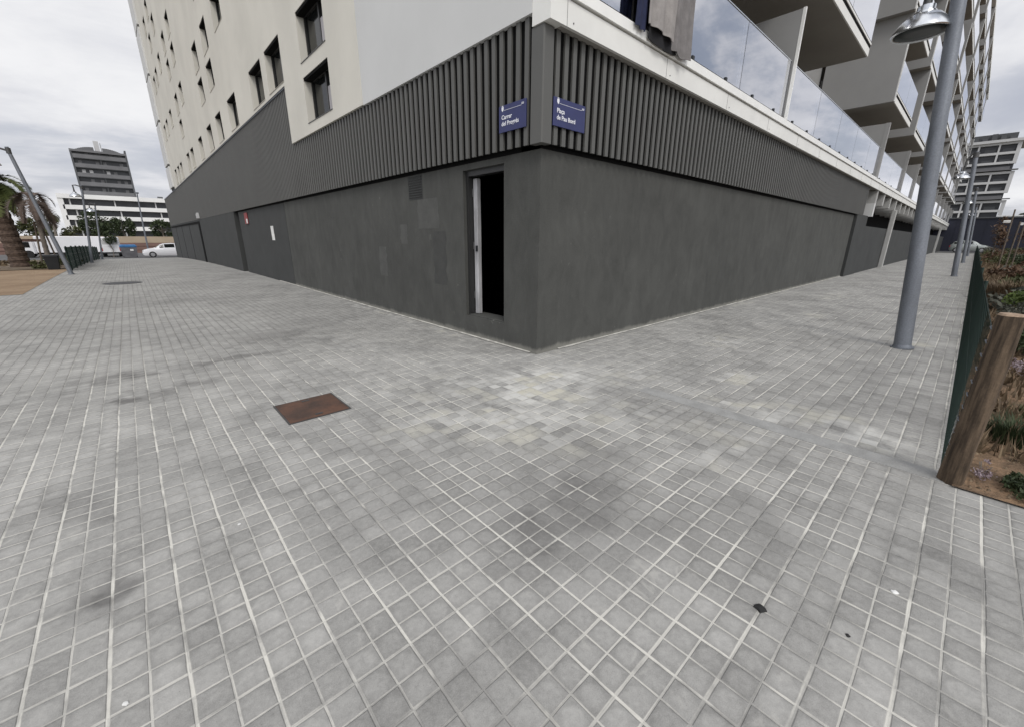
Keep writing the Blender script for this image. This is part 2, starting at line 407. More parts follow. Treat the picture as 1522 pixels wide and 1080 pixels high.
# smooth concrete strip that crosses the right pavement in line with the facade
b = MB(); b.box(-.17, -.01, -3.66, -1.55, -.05, .004); o = b.build('concrete_strip', MT['concrete_strip']); tag(o, kind='structure')
rm = random.Random(4)
def mortar(pts, horiz):
    b = MB(); vs = []
    for t in pts:
        w = .022+.016*rm.random()
        vs += [(-w,t,.009),(.01,t,.02)] if horiz else [(t,-w,.009),(t,.01,.02)]
    b.add(vs, [(2*i,2*i+1,2*i+3,2*i+2) for i in range(len(pts)-1)])
    o = b.build('mortar_strip', MT['mortar']); tag(o, kind='structure')
MT['mortar'] = mat('pale_mortar', (.46,.45,.41), .9, var=.3, scale=5, fine=60)
mortar([.1+.12*i for i in range(100)], True); mortar([.4+.12*i for i in range(145)], False)
b = MB(); b.box(-5.72, -5.64, 12.2, 24.5, -.6, -.055); 
o = b.build('kerb', MT['concrete_strip']); tag(o, kind='structure')

# ------------------------------------------------------------------ the apartment building
CX, CY, CZ = -3.5575, -3.438, 1.4
PR = .10           # cladding stands this far in front of the plastered base
BAL = .20          # balcony edges stand this far in front of it
def LY(y): return CY+(y-CY)*.972
def LZ(z): return CZ+(z-CZ)*.972
def RX(x): return CX+(x-CX)*.971
def RZ(z): return CZ+(z-CZ)*.971
def BX(x): return CX+(x-CX)*.942
def BZ(z): return CZ+(z-CZ)*.942
YEND, XEND = 50.0, 88.0
bld = empty('apartment_building', (0,0,0))
tag(bld, 'large apartment block with dark ground floor, cream windowed side and white glazed balconies', 'apartment building')
S0 = CZ+(3.56-CZ)*.942
SB = LZ(2.41)      # underside of the slat cladding
# plastered ground floor with the open doorway (left face at x=0, right face at y=0)
D0, D1, DZ0, DZ1 = .62, 1.47, .30, 2.27
T = .30
b = MB()
b.box(0, T, 0, D0, -.2, SB+.1); b.box(0, T, D1, 10.25, -.2, SB+.1)
b.box(0, T, D0, D1, -.2, DZ0); b.box(0, T, D0, D1, DZ1, SB+.1)
b.box(T, 17.62, 0, T, -.2, SB+.1)
b.build('plastered_wall', MT['plaster'], bld)
b = MB(); b.box(.004, T, 10.29, 16.95, -.6, SB+.1)
sp = b.build('metal_panel', MT['smoothdark'], bld)
b = MB(); b.box(.03, T, 10.25, 10.29, -.3, SB+.1); b.build('joint', MT['gap'], bld)
b = MB(); b.box(.08, T, 16.95, 17.4, -.4, SB+.1); b.build('joint', MT['gap'], bld)
# flush dark wall beyond the recessed panels
b = MB(); b.box(-PR+.012, T, 17.4, 28.3, -.8, SB+.1); b.box(-PR+.012, T, 49.2, YEND, -1.2, SB+.1); b.box(-PR+.012, T, 28.3, 49.2, SB-.02, SB+.1)
b.build('wall', MT['smoothdark'], bld)
b = MB(); b.box(-PR-.01, -PR+.012, 28.3, 28.95, -.3, SB-.1); b.box(-PR-.01, -PR+.012, 28.95, 49.2, SB-.22, SB-.1)
b.build('garage_frame', MT['gap'], bld)
g = MB(); g.box(-PR+.02, T-.1, 28.3, 49.2, -1.2, SB-.02); gd = g.build('garage_door', MT['smoothdark'], bld)
for y in (34.2, 39.5, 44.6):
    g = MB(); g.box(-PR+.012, -PR+.02, y, y+.12, -1.0, SB-.22); g.build('seam', MT['gap'], gd)
# doorway: sill, dark frame, white leaf standing ajar inside, black room behind
b = MB(); b.box(.05, .17, D1-.055, D1, DZ0, DZ1); b.box(.05, .17, D0, D1-.055, DZ1-.07, DZ1); b.box(.05, .15, D0, D0+.02, DZ0, DZ1-.07)
b.build('door_frame', MT['frame'], bld)
b = MB(); b.bbox(.12, .19, D1-.150, D1-.066, DZ0+.03, DZ1-.09, .008)
dl = b.build('door_leaf', MT['door_white'], bld)
b = MB(); b.box(.105, .12, D1-.150, D1-.115, 1.22, 1.30); b.build('latch', MT['black'], dl)
b = MB(); b.box(.02, .29, D0+.02, D1-.055, DZ0, DZ0+.02); b.build('sill', MT['plaster'], bld)
for hz in (.55,1.25,1.95):
    b = MB(); b.tube([(.115,D1-.062,hz),(.115,D1-.062,hz+.10)], .010, 8); b.build('hinge', MT['steel_dark'], dl)
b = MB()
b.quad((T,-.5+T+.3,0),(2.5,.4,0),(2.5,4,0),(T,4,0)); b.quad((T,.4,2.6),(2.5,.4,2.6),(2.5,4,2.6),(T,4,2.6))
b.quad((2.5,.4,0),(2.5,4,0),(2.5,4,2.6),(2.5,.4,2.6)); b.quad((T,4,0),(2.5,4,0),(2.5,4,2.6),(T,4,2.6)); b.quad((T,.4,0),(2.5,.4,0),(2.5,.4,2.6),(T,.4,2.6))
b.build('dark_room', MT['gap'], bld)  # walls black: the darkness of the unlit room is in the colour
# louvre vent high on the left wall, and three patches of fresh paint
b = MB()
for k in range(9):
    z = 2.0+k*.036
    b.add([(-.002,2.56,z),(-.002,2.95,z),(-.016,2.95,z+.022),(-.016,2.56,z+.022),(-.002,2.56,z+.03),(-.002,2.95,z+.03)], [(0,1,2,3),(3,2,5,4)])
b.box(-.004, .0, 2.54, 2.97, 1.985, 2.335)
b.build('louvre', MT['smoothdark'], bld)
MT['patch'] = mat('newer_grey_paint', (.086,.087,.082), .85, var=.10, scale=5, bump=.003, bscale=60)
MT['patch_dark'] = mat('older_grey_paint', (.058,.059,.056), .85, var=.10, scale=5, bump=.003, bscale=60)
for (y0,y1,z0,z1,k) in ((3.12,3.36,1.30,1.62,0),(3.95,4.27,.70,1.24,0),(2.12,2.72,1.54,1.98,0),(1.95,2.3,.7,1.5,1)):
    b = MB(); n = 7
    pts = [(y0+random.uniform(-.03,.03), z0+(z1-z0)*i/n) for i in range(n+1)]+[(y1+random.uniform(-.03,.03), z1-(z1-z0)*i/n) for i in range(n+1)]
    b.add([(-.0022,y,z) for y,z in pts], [tuple(range(len(pts)))])
    b.build('paint_patch', MT['patch' if k == 0 else 'patch_dark'], bld)

# slat cladding
STEP = LY(8.58)
CT1, CT2 = LZ(3.655), LZ(4.87)
def slats(face):
    bk = MB(); s = MB()
    if face == 'L':
        bk.box(-PR+.026, T, .07, YEND, SB+.012, CT1); bk.box(-PR+.026, T, STEP, YEND, CT1, CT2)  # black back sheet: its colour gives the shallow slat gaps deep shade
        y = .115
        while y < YEND-.1:
            zt = CT1 if y < STEP else CT2-.03
            s.box(-PR, -PR+.024, y, y+.062, SB, zt); y += .135
        bk.box(-.012, T, .0, 17.4, SB-.035, SB+.010)  # black strip painting the shadow line under the slats
    else:
        x = .085
        bk.box(.04, BX(20.3), -PR+.026, T, SB+.012, BZ(3.56)+.1); bk.box(-.012, 17.7, -.012, T, SB-.035, SB+.010)  # black back sheet for gap shade, then strip painting the underside shadow
        while x < BX(20.3)-.1:
            s.box(x, x+.062, -PR, -PR+.024, SB, BZ(3.56)+.06); x += .135
    bk.build('cladding_back_shade', MT['gap'], bld)
    s.build('slat_cladding', MT['slat'], bld)
slats('L'); slats('R')
b = MB(); b.bbox(-PR-.012, .045, -PR-.012, .075, SB-.005, S0+.002, .012); b.build('corner_trim', MT['slat'], bld)
b = MB(); b.box(-PR-.02, T, STEP+.02, YEND, CT2-.028, CT2+.012); b.build('flashing', MT['steel'], bld)

# left facade: cream render with recessed windows
rects = []
W = 1.36
U0, U1 = 4.95, 5.88           # upper light of a storey
for y in (5.71,): rects += [(y,y+1.5,3.82,4.70,1),(y,y+1.5,4.96,5.88,1)]
up = {0:(8.55,10.38,13.88,16.72,19.12,22.0,25.4,27.3,31.4,33.3,35.3), 1:(13.85,16.58,19.12,25.0,27.4,31.3,34.3,36.3), 2:(13.85,19.12,25.0,27.72,31.3,34.3,36.3),
      3:(5.71,13.9,19.1,25.4,28.2,32.2,35.0), 4:(5.71,16.6,25.0,27.7,31.4,34.4,36.3), 5:(13.9,19.1,25.2,28.0,31.6,34.8)}
lo = {1:(16.72,19.15,27.5), 2:(16.72,25.15,27.85), 3:(5.71,16.7,25.2,30.6,33.8), 4:(19.1,27.8,33.0), 5:(16.7,26.0,30.2,33.6)}
PIT = 2.93
for k, ys in up.items():
    for y in ys: rects.append((y, y+(W if y < 14 else 1.18), U0+PIT*k, U1+PIT*k+.03, 0))
for k, ys in lo.items():
    for y in ys: rects.append((y, y+(W if y < 14 else 1.18), 3.80+PIT*k, 4.68+PIT*k, 0))
rects = [(LY(a),LY(bb),LZ(c),LZ(d),k) for a,bb,c,d,k in rects]
FX = -PR-.035      # face of the render
TOPZ = LZ(20.9)
CREAM0, CREAM1 = LY(4.33), LY(38.9)
def facade(y0, y1, z0, z1, holes, x, depth):
    ys = sorted({y0,y1}|{h[i] for h in holes for i in (0,1)}|{STEP}); zs = sorted({z0,z1}|{h[i] for h in holes for i in (2,3)}|{CT2})
    b = MB()
    for i in range(len(ys)-1):
        for j in range(len(zs)-1):
            cy, cz = (ys[i]+ys[i+1])/2, (zs[j]+zs[j+1])/2
            if cy < y0 or cy > y1 or cz < z0 or cz > z1: continue
            if cy > STEP and cz < CT2-.01: continue
            if any(h[0] < cy < h[1] and h[2] < cz < h[3] for h in holes): continue
            b.quad((x,ys[i],zs[j]),(x,ys[i],zs[j+1]),(x,ys[i+1],zs[j+1]),(x,ys[i+1],zs[j]))
    for a, c, d, e, k in holes:
        X = x+depth
        b.quad((x,a,d),(X,a,d),(X,a,e),(x,a,e)); b.quad((x,c,d),(x,c,e),(X,c,e),(X,c,d))
        b.quad((x,a,d),(x,c,d),(X,c,d),(X,a,d)); b.quad((x,a,e),(X,a,e),(X,c,e),(x,c,e))
    # returns that close the edges of the render
    b.quad((x,y0,z0),(x,y0,z1),(x+.2,y0,z1),(x+.2,y0,z0))
    b.quad((x,y0,z0),(x+.2,y0,z0),(x+.2,STEP,z0),(x,STEP,z0))
    b.quad((x,STEP,z0),(x+.2,STEP,z0),(x+.2,STEP,CT2),(x,STEP,CT2))
    return b
rects = [h for h in rects if h[2] > LZ(3.5)]
facade(CREAM0, CREAM1, CT1-.03, TOPZ, rects, FX, .20).build('cream_wall', MT['cream'], bld)
for a, c, d, e, k in rects:
    X = FX+.175; t = .045
    b = MB(); b.box(X-.02, X+.05, a, a+t, d, e); b.box(X-.02, X+.05, c-t, c, d, e); b.box(X-.02, X+.05, a+t, c-t, d, d+t); b.box(X-.02, X+.05, a+t, c-t, e-t, e)
    mid = a+(c-a)*.42
    b.box(X-.018, X+.05, mid-.03, mid+.03, d+t, e-t)
    w = b.build('window', MT['frame'], bld)
    b = MB(); b.box(X+.012, X+.03, a+t, c-t, d+t, e-t); b.build('pane', MT['pane'], w)
    b = MB(); b.box(FX-.012, X-.022, a+.002, c-.002, d+.001, d+.012); b.build('sill', MT['steel_dark'] if k else MT['sill'], w)
    b = MB(); b.box(FX+.012, X-.022, a+.002, c-.002, e-.05, e-.001); b.build('head_shade', MT['gap'], w)  # black lining added at the window head, its colour stands for shade
    if k:
        b = MB(); n = 14; y0, y1 = a+t+.02, mid-.10
        vs = []; fs = []
        for i in range(n+1):
            y = y0+(y1-y0)*i/n; q = X-.03+.015*(i % 2)
            vs += [(q,y,d+.10),(q,y,d+(e-d)*.62)]
        for i in range(n): fs.append((2*i,2*i+1,2*i+3,2*i+2))
        b.add(vs, fs); b.build('curtain', MT['curtain'], w)
# pale grey panel that closes the terraces at the corner
b = MB(); b.box(-PR-.03, .10, .05, CREAM0-.002, CT1-.04, TOPZ); b.build('end_panel', MT['grey_render'], bld)
# far end: one grey panel per storey, with a dark step under each
for k in range(6):
    z = CT2+.02 if k == 0 else LZ(3.55+PIT*k)
    b = MB(); b.box(FX-.10, .2, CREAM1, CREAM1+2.6, z+.14, LZ(3.55+PIT*(k+1))-.02)
    e = b.build('far_end_panel', MT['grey_render'], bld)
    b = MB(); b.box(FX-.02, .2, CREAM1, CREAM1+2.3, z, z+.14); b.build('shadow_step', MT['smoothdark'], e)
# body of the block behind its faces, and the roof
b = MB(); b.box(.32, XEND, 2.35, CREAM1+2.2, 3.9, TOPZ-.3); b.box(.32, 30, 4.2, YEND, -.5, CT2-.3); b.box(30, XEND, 4.2, 40, -.5, 3.9)
b.build('core', MT['balcony_wall'], bld)
b = MB(); b.box(-PR-.05, XEND, -BAL, CREAM1+2.6, TOPZ-.28, TOPZ); b.build('roof', MT['white'], bld)
b = MB(); b.box(-PR+.05, .32, CREAM0, CREAM1+2.2, CT2+.02, TOPZ-.29) if False else None

# ---- right facade --------------------------------------------------
# flush dark wall beyond the recessed plaster, then the low wall of the arcade
b = MB(); b.box(17.72, BX(21.5), -PR+.012, T, -.2, SB+.02); b.box(17.62, 17.72, .06, T, -.2, SB+.02)
b.build('wall', MT['smoothdark'], bld)
b = MB(); b.box(BX(21.5), XEND, -.06, .2, -.2, RZ(2.02)); b.build('low_wall', MT['smoothdark'], bld)
b = MB(); b.box(BX(21.5), XEND, 1.2, 1.3, RZ(2.0), RZ(3.5)); b.box(BX(21.5), XEND, .2, 1.2, RZ(2.0)-.05, RZ(2.0)); b.build('arcade_recess', MT['gap'], bld)
x = BX(21.9)
k = 0
while x < XEND-1:
    b = MB(); b.box(x, x+.28, -BAL+.05, 3.0, RZ(2.98), BZ(3.56)); b.build('beam', MT['column'], bld)
    if k in (3, 13, 23, 33):
        b = MB(); b.bbox(x, x+.26, -.26, -.062, -.05, RZ(2.98), .02); b.build('column', MT['column'], bld)
    if k == 0:
        b = MB(); b.box(x, x+.28, -BAL+.05, .6, RZ(2.43), RZ(2.98)); b.build('pier', MT['grey_render'], bld)
    x += 2.15 if k else 2.0; k += 1
S0, S1, S2 = BZ(3.56), BZ(3.81), BZ(3.93)
G0, G1 = BZ(4.00), BZ(5.02)
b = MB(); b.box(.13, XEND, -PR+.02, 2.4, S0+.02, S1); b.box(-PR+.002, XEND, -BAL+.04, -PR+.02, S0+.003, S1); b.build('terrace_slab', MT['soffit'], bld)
b = MB(); xs = -PR-.025
b.box(xs, XEND, -BAL, -BAL+.04, S0, S1-.012); b.box(xs, xs+.2, -BAL+.04, .048, S0, S1+.6)
fas = b.build('fascia', MT['white'], bld)
b = MB()
for q in range(0, 44):
    xx = .12+q*2.0
    b.box(xx-.0015, xx+.0015, -BAL-.0025, -BAL, S0, S1-.012)
    if q < 12:
        for z in (S0+.05,): b.tube([(xx+.1,-BAL-.005,z),(xx+.1,-BAL,z)], .008, 8)
b.build('joints', MT['steel_dark'], fas)
b = MB(); b.box(-PR-.04, XEND, -BAL-.03, -BAL+.06, S1+.006, S2); b.build('drip_edge', MT['white_trim'], bld)
b = MB(); b.box(-PR, XEND, -BAL+.035, -BAL+.085, S2, G0-.012); b.build('glazing_channel', MT['gap'], bld)
b = MB(); b.box(-PR, XEND, -BAL+.075, .35, S2-.05, S2+.02); b.build('terrace_floor', MT['soffit'], bld)
b = MB(); b.box(.1, XEND, 2.2, 2.34, S2-.1, BZ(6.7)); b.build('rear_wall', MT['balcony_wall'], bld)
def glass(x0, x1, z0, z1, clamps=False, seg=2.35):
    n = max(1, round((x1-x0)/seg))
    for i in range(n):
        a = x0+(x1-x0)*i/n+.008; c = x0+(x1-x0)*(i+1)/n-.008
        b = MB(); b.box(a, c, -BAL+.048, -BAL+.066, z0, z1)
        gl = b.build('glass_panel', MT['glass'], bld)
        if clamps:
            b = MB()
            for q in (.25,.75): 
                xx = a+(c-a)*q; b.box(xx-.03, xx+.03, -BAL+.03, -BAL+.047, z0-.03, z0+.035)
            b.build('clamps', MT['black'], gl)
            b = MB(); b.box(a, c, -BAL+.040, -BAL+.074, z1, z1+.014); b.build('cap_rail', MT['chrome'], gl)
def screen(x, z0, z1, depth=1.9, t=.03):
    b = MB(); b.box(x, x+t, -BAL+.10, depth, z0, z1); s = b.build('privacy_screen', MT['balcony_wall'], bld)
    b = MB(); b.box(x-.006, x+t+.006, -BAL-.035, -BAL+.098 if t > .1 else -BAL+.02, z0-.02, z1+.012); b.build('screen_edge', MT['white_trim'] if t < .1 else MT['balcony_wall'], s)
    if t < .1:
        b = MB(); b.box(x, x+t, -BAL+.02, -BAL+.10, z0, z1); b.build('screen_web', MT['balcony_wall'], s)
SX = [7.68, 20.25, 28.15, 33.9]
while SX[-1] < 88: SX.append(SX[-1]+6.4)
prev = -PR
for i, sx in enumerate(SX):
    X = BX(sx)
    if X > XEND-1: break
    glass(prev+.02, X-.02, G0, G1, clamps=(i < 3), seg=2.35 if i < 2 else 3.2)
    screen(X, S2, BZ(5.97), depth=(1.9 if i != 1 else 2.1), t=(.03 if i == 0 else .16))
    prev = X+(.05 if i == 0 else .16)
# stacked balconies of the upper storeys
LV = [BZ(6.70), BZ(9.64)]
while len(LV) < 5: LV.append(LV[-1]+2.74)
def balcony(x0, x1, z, nearwall, top):
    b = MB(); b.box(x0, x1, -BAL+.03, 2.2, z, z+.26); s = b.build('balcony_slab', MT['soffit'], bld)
    b = MB(); b.box(x0+.002, x1-.002, -BAL, -BAL+.03, z-.004, z+.19); b.box(x0+.002, x1-.002, -BAL-.02, -BAL+.05, z+.262, z+.31); b.build('balcony_fascia', MT['white'], s)
    b = MB(); b.box(x0+.01, x1-.01, -BAL-.003, -BAL+.04, z+.19, z+.262); b.build('shadow_gap', MT['gap'], s)
    n = max(1, round((x1-x0)/2.9))
    for i in range(n):
        a = x0+(x1-x0)*i/n+.01; c = x0+(x1-x0)*(i+1)/n-.01
        b = MB(); b.box(a, c, -BAL+.0, -BAL+.018, z+.36, z+1.34); b.build('balcony_glass', MT['glass'], s)
    b = MB(); b.box(x0+.02, x1-.02, -BAL+.004, -BAL+.03, z+.31, z+.36); b.build('glazing_channel', MT['gap'], s)
    if nearwall:
        b = MB(); b.box(x0-.16, x0-.001, -BAL+.02, 2.2, z-.002, top); w = b.build('side_wall', MT['balcony_wall'], bld)
        b = MB(); b.box(x0-.165, x0-.001, -BAL-.012, -BAL+.018, z-.002, top); b.build('wall_edge', MT['grey_render'], w)
    else:
        b = MB(); b.box(x0, x0+.018, -BAL+.03, 1.9, z+.36, z+1.34); b.build('end_glass', MT['glass'], s)
starts = {0:[(3.0,14.05,0),(20.2,25.8,1),(28.1,33.9,1)], 1:[(5,13.5,0),(19.9,25.9,1),(27.5,32.6,1)], 2:[(4,12,0),(18.5,24,1),(26.5,32,1)], 3:[(19,25,1),(27.5,33,1)], 4:[(18.5,24.5,1),(27,32.5,1)]}
for k, z in enumerate(LV):
    lst = starts[k][:]
    x = lst[-1][1]+2.2
    while x < 90:
        ln = 5.4+.7*((k+int(x)) % 2); lst.append((x, x+ln, 1)); x += ln+1.9
    top = LV[k+1] if k+1 < len(LV) else TOPZ-.30
    for a, c, nw in lst:
        a, c = BX(a), min(BX(c), XEND)
        if a > XEND-2: continue
        balcony(a, c, z, nw, top-.004)
# dark balcony doors on the set-back wall
for k, z in enumerate([S2]+LV):
    x = 1.6
    while x < XEND-3:
        b = MB(); b.box(x, x+1.7, 2.17 if k == 0 else 2.31, 2.20 if k == 0 else 2.35, z+.3 if k else z+.05, z+2.35); b.build('balcony_door', MT['pane'], bld)
        x += 4.3 if x < 34 else 6.5
b = MB(); b.box(28.0, 28.3, -PR-.14, -PR+.01, LZ(2.45), LZ(2.72)); 
b = MB(); b.box(-PR-.13, -PR-.002, 27.75, 28.05, LZ(2.46), LZ(2.72)); b.box(-PR-.10, -PR-.002, 27.85, 27.95, LZ(2.72), LZ(2.78)); b.build('wall_lamp', MT['tower_light'], bld)

# ------------------------------------------------------------------ street name signs
def text_mesh(body, size, name, m, parent, loc, rot, bold=.006):
    cu = bpy.data.curves.new('t', 'FONT'); cu.body = body; cu.size = size; cu.extrude = .001; cu.offset = bold*size
    cu.resolution_u = 3
    ob = bpy.data.objects.new('t', cu); COL.objects.link(ob)
    dg = bpy.context.evaluated_depsgraph_get()
    me = bpy.data.meshes.new_from_object(ob.evaluated_get(dg)); me.name = name
    COL.objects.unlink(ob); bpy.data.objects.remove(ob)
    me.materials.clear(); me.materials.append(m)
    o = bpy.data.objects.new(name, me); COL.objects.link(o); o.parent = parent; o.location = loc; o.rotation_euler = rot
    return o
def street_sign(base, rz, w, h, l1, l2, label):
    """local x runs along the sign as it is read, local -y faces the reader"""
    e = empty('street_sign', base, rz)
    tag(e, label, 'street sign', 'blue street name signs on the corner')
    b = MB(); b.bbox(0, w, -.016, 0, 0, h, .004); pl = b.build('plate', MT['blue'], e)
    y = -.0185
    text_mesh(l1, .062, 'lettering', MT['letter'], e, (.05, y, .128), (R(90),0,0), .018)
    text_mesh(l2, .062, 'lettering', MT['letter'], e, (.05, y, .064), (R(90),0,0), .018)
    b = MB(); b.box(.09, w-.07, -.0182, -.0162, .2155, .2185); b.build('rule', MT['letter'], e)
    b = MB(); b.add([(.05,-.018,.255),(.085,-.018,.255),(.085,-.018,.225),(.0675,-.018,.205),(.05,-.018,.225)], [(0,4,3,2,1)])
    b.box(.056,.079,-.0195,-.0181,.258,.266); b.build('emblem', MT['letter'], e)
    b = MB()
    for q in (-1,0,1):
        b.tube([(w-.052+q*.013,-.0182,.222),(w-.046+q*.013,-.0182,.232),(w-.050+q*.013,-.0182,.242)], .0032, 5)
    b.build('emblem', MT['letter'], e)
    return e
street_sign((-PR-.006, LY(.685), LZ(2.595)), R(-90), .445, .270, 'Carrer', 'del Progrés', 'blue street sign reading Carrer del Progrés on the slats left of the corner')
street_sign((RX(.155), -PR-.006, RZ(2.595)), 0, .535, .270, 'Plaça', 'de Pau Bord', 'blue street sign headed Plaça on the slats right of the corner')

# notices on the metal panel
b = MB(); b.box(-.004, .003, 11.83, 12.15, 1.30, 1.74); o = b.build('notice', MT['paper']); tag(o, 'white paper notice taped to the dark metal panel', 'notice')
e = empty('warning_sign', (0,15.3,1.85)); tag(e, 'small red and white sign hung at the top of the dark metal panel', 'sign')
b = MB(); b.box(-.03, -.008, -.05, .45, .02, .42); b.build('board', MT['redsign'], e)
b = MB(); b.box(-.034, -.031, -.03, .18, .04, .20); b.build('label_panel', MT['paper'], e)

# ------------------------------------------------------------------ laundry over the terrace rail
def laundry(x0, x1, ztop, zbot, y, m, label, seed, amp=.018, jag=.05):
    rnd = random.Random(seed); nx, nz = 26, 14; b = MB(); vs = []; fs = []
    ph = [rnd.uniform(0,6.28) for _ in range(4)]
    bot = [zbot+jag*(.7*math.sin(i*.21+ph[0])+.35*math.sin(i*.5+ph[1])+.05*rnd.uniform(-1,1)) for i in range(nx+1)]
    for side in (0,1):
        for j in range(nz+1):
            for i in range(nx+1):
                u = i/nx; v = j/nz
                z = ztop+(bot[i]-ztop)*v
                x = x0+(x1-x0)*u+.015*math.sin(v*5+ph[2])*v
                yy = y-amp*(.3+.7*v)*(1+math.sin(u*15+ph[3]+v*1.2)*.8+.3*math.sin(u*27+ph[1]))-side*.008
                vs.append((x,yy,z))
    N = (nx+1)*(nz+1)
    for j in range(nz):
        for i in range(nx):
            a = j*(nx+1)+i
            fs.append((a,a+1,a+nx+2,a+nx+1)); fs.append((N+a,N+a+nx+1,N+a+nx+2,N+a+1))
    for i in range(nx): fs.append((i,N+i,N+i+1,i+1)); q = nz*(nx+1)+i; fs.append((q,q+1,N+q+1,N+q))
    for j in range(nz):
        a = j*(nx+1); fs.append((a,a+nx+1,N+a+nx+1,N+a)); q = a+nx; fs.append((q,N+q,N+q+nx+1,q+nx+1))
    # strip folded over the rail to the inside
    b.add(vs, fs)
    b.box(x0+.01, x1-.01, y-.012, y+.10, ztop-.004, ztop+.006)
    b.box(x0+.01, x1-.01, y+.09, y+.10, ztop-.30, ztop-.004)
    o = b.build('laundry', m, smooth='auto')
    tag(o, label, 'laundry', 'washing hung over the terrace glass')
LYY = -BAL-.040
laundry(1.22, 1.44, G1+.03, 3.74, LYY-.012, MT['cloth_navy'], 'narrow navy garment, leftmost of the washing on the terrace rail', 1, .012, .015)
laundry(1.42, 2.06, G1+.035, 3.80, LYY-.036, MT['cloth_beige'], 'wide beige sheet hung over the terrace glass between navy and brown washing', 2, .024, .02)
laundry(2.04, 2.54, G1+.03, 3.70, LYY-.018, MT['cloth_brown'], 'grey brown garment, rightmost of the washing on the terrace rail', 3, .022, .03)
laundry(1.50, 2.20, G1+.02, 3.68, LYY-.004, MT['cloth_black'], 'black garment showing below the hem of the beige washing', 4, .010, .015)

# ------------------------------------------------------------------ manholes and litter
e = empty('access_cover', (-2.65,.11,0)); tag(e, 'rusty brown square access cover set in the grey paving', 'manhole cover')
b = MB(); b.box(-.232,.232,-.232,.232,-.02,.006); b.build('plate', MT['rust'], e)
b = MB()
for s in (-1,1): b.box(s*.232,s*.246,-.246,.246,-.02,.004); b.box(-.232,.232,s*.232,s*.246,-.02,.004)
b.build('rim', MT['steel_dark'], e)
b = MB(); b.box(-.03,.03,-.195,-.17,.006,.009); b.box(-.03,.03,.17,.195,.006,.009); b.build('lifting_slot', MT['steel_dark'], e)
e = empty('manhole_cover', (-3.9,14.2,gz(14.2))); tag(e, 'round dark iron manhole cover far along the left pavement', 'manhole cover')
b = MB(); b.lathe([(.0,.008),(.36,.008),(.38,.004),(.40,.004),(.42,.008),(.47,.008),(.47,-.02)], 36); b.build('lid', MT['castiron'], e)
def scrap(loc, r, m, name, label, cat, seed, flat=.35):
    rnd = random.Random(seed); b = MB(); n = 9
    ring = [(r*rnd.uniform(.6,1.1)*math.cos(6.283*i/n), r*rnd.uniform(.6,1.1)*math.sin(6.283*i/n)) for i in range(n)]
    vs = [(x,y,0) for x,y in ring]+[(x*.8,y*.8,r*flat*rnd.uniform(.7,1)) for x,y in ring]+[(0,0,r*flat*1.2)]
    fs = [(i,(i+1)%n,n+(i+1)%n,n+i) for i in range(n)]+[(n+i,n+(i+1)%n,2*n) for i in range(n)]
    b.add(vs, fs); o = b.build(name, m, loc=loc); tag(o, label, cat)
scrap((-1.975,-3.18,.001), .026, MT['leaf_litter'], 'litter', 'crumpled black scrap on a joint of the near right paving', 'litter', 1)
scrap((-1.47,-3.53,.001), .014, MT['stone'], 'pebble', 'small white pebble on the near right paving', 'pebble', 2)
scrap((-3.41,-1.22,.001), .010, MT['stone'], 'pebble', 'tiny white pebble on the near left paving', 'pebble', 3)
scrap((-3.84,-1.96,.001), .010, MT['stone'], 'pebble', 'white pebble at the bottom left edge of the paving', 'pebble', 4)
scrap((-1.86,-3.44,.001), .009, MT['leaf_litter'], 'litter', 'tiny black speck on the near right paving beside the black scrap', 'litter', 5)

# ------------------------------------------------------------------ street lamps
def street_lamp(base, lean, arm, label, group, top=4.75, headz=3.80, r0=.092, r1=.066):
    """lean: xy offset of the pole per metre of height; arm: xy offset of the head from the pole"""
    e = empty('street_lamp', base); tag(e, label, 'street lamp', group)
    P = lambda z: Vector((lean[0]*z, lean[1]*z, z))
    b = MB(); zs = [-.03,.0,.45,1.2,2.2,3.2,top]
    b.tube([P(z) for z in zs], [r0*1.02,r0,r0*.985]+[r0+(r1-r0)*z/top for z in zs[3:]], 20); b.build('pole', MT['steel'], e, smooth='auto')
    b = MB(); b.tube([P(0), P(.02)], r0*1.35, 20); b.tube([P(.02), P(.05)], [r0*1.12,r0*1.03], 20); b.build('base_collar', MT['steel'], e, smooth='auto')
    a = Vector((arm[0],arm[1],0)); hz = headz
    H = P(hz)+a; H.z = hz
    b = MB(); p0 = P(top-.12)
    c1 = p0+a*.35+Vector((0,0,.06)); c2 = Vector((H.x,H.y,hz+.62))
    b.tube([p0, c1, c2*.5+c1*.5+Vector((0,0,.03)), c2, (H.x,H.y,hz+.26)], [.034,.032,.032,.036,.045], 10)
    b.tube([p0-Vector((0,0,.09)), p0+Vector((0,0,.09))], r1*1.35, 14)
    b.build('arm', MT['steel_dark'], e, smooth='auto')
    b = MB()
    b.lathe([(.05,.27),(.085,.265),(.085,.215),(.105,.205),(.11,.185),(.16,.165),(.22,.105),(.262,.035),(.275,.0),(.27,-.012),(.255,-.010),(.24,.0)], 32, tuple(H))
    h = b.build('lamp_head', MT['chrome'], e, smooth='auto')
    b = MB(); b.lathe([(.0,-.012),(.12,-.010),(.245,-.002),(.25,.006)], 32, tuple(H)); b.build('lens', MT['lens'], h, smooth=True)
    return e
gr = 'slanting grey street lamps beside the garden fence'
ln = (0,.094); am = (0,.29)
street_lamp((4.02,-3.07,0), ln, am, 'nearest slanting grey street lamp with bell shaped head on the right pavement', gr)
street_lamp((21.7,-3.12,0), ln, am, 'second slanting grey street lamp along the right pavement, before the cluster of far ones', gr)
street_lamp((38.1,-3.13,0), ln, am, 'third grey street lamp along the right pavement, half behind the second', gr)
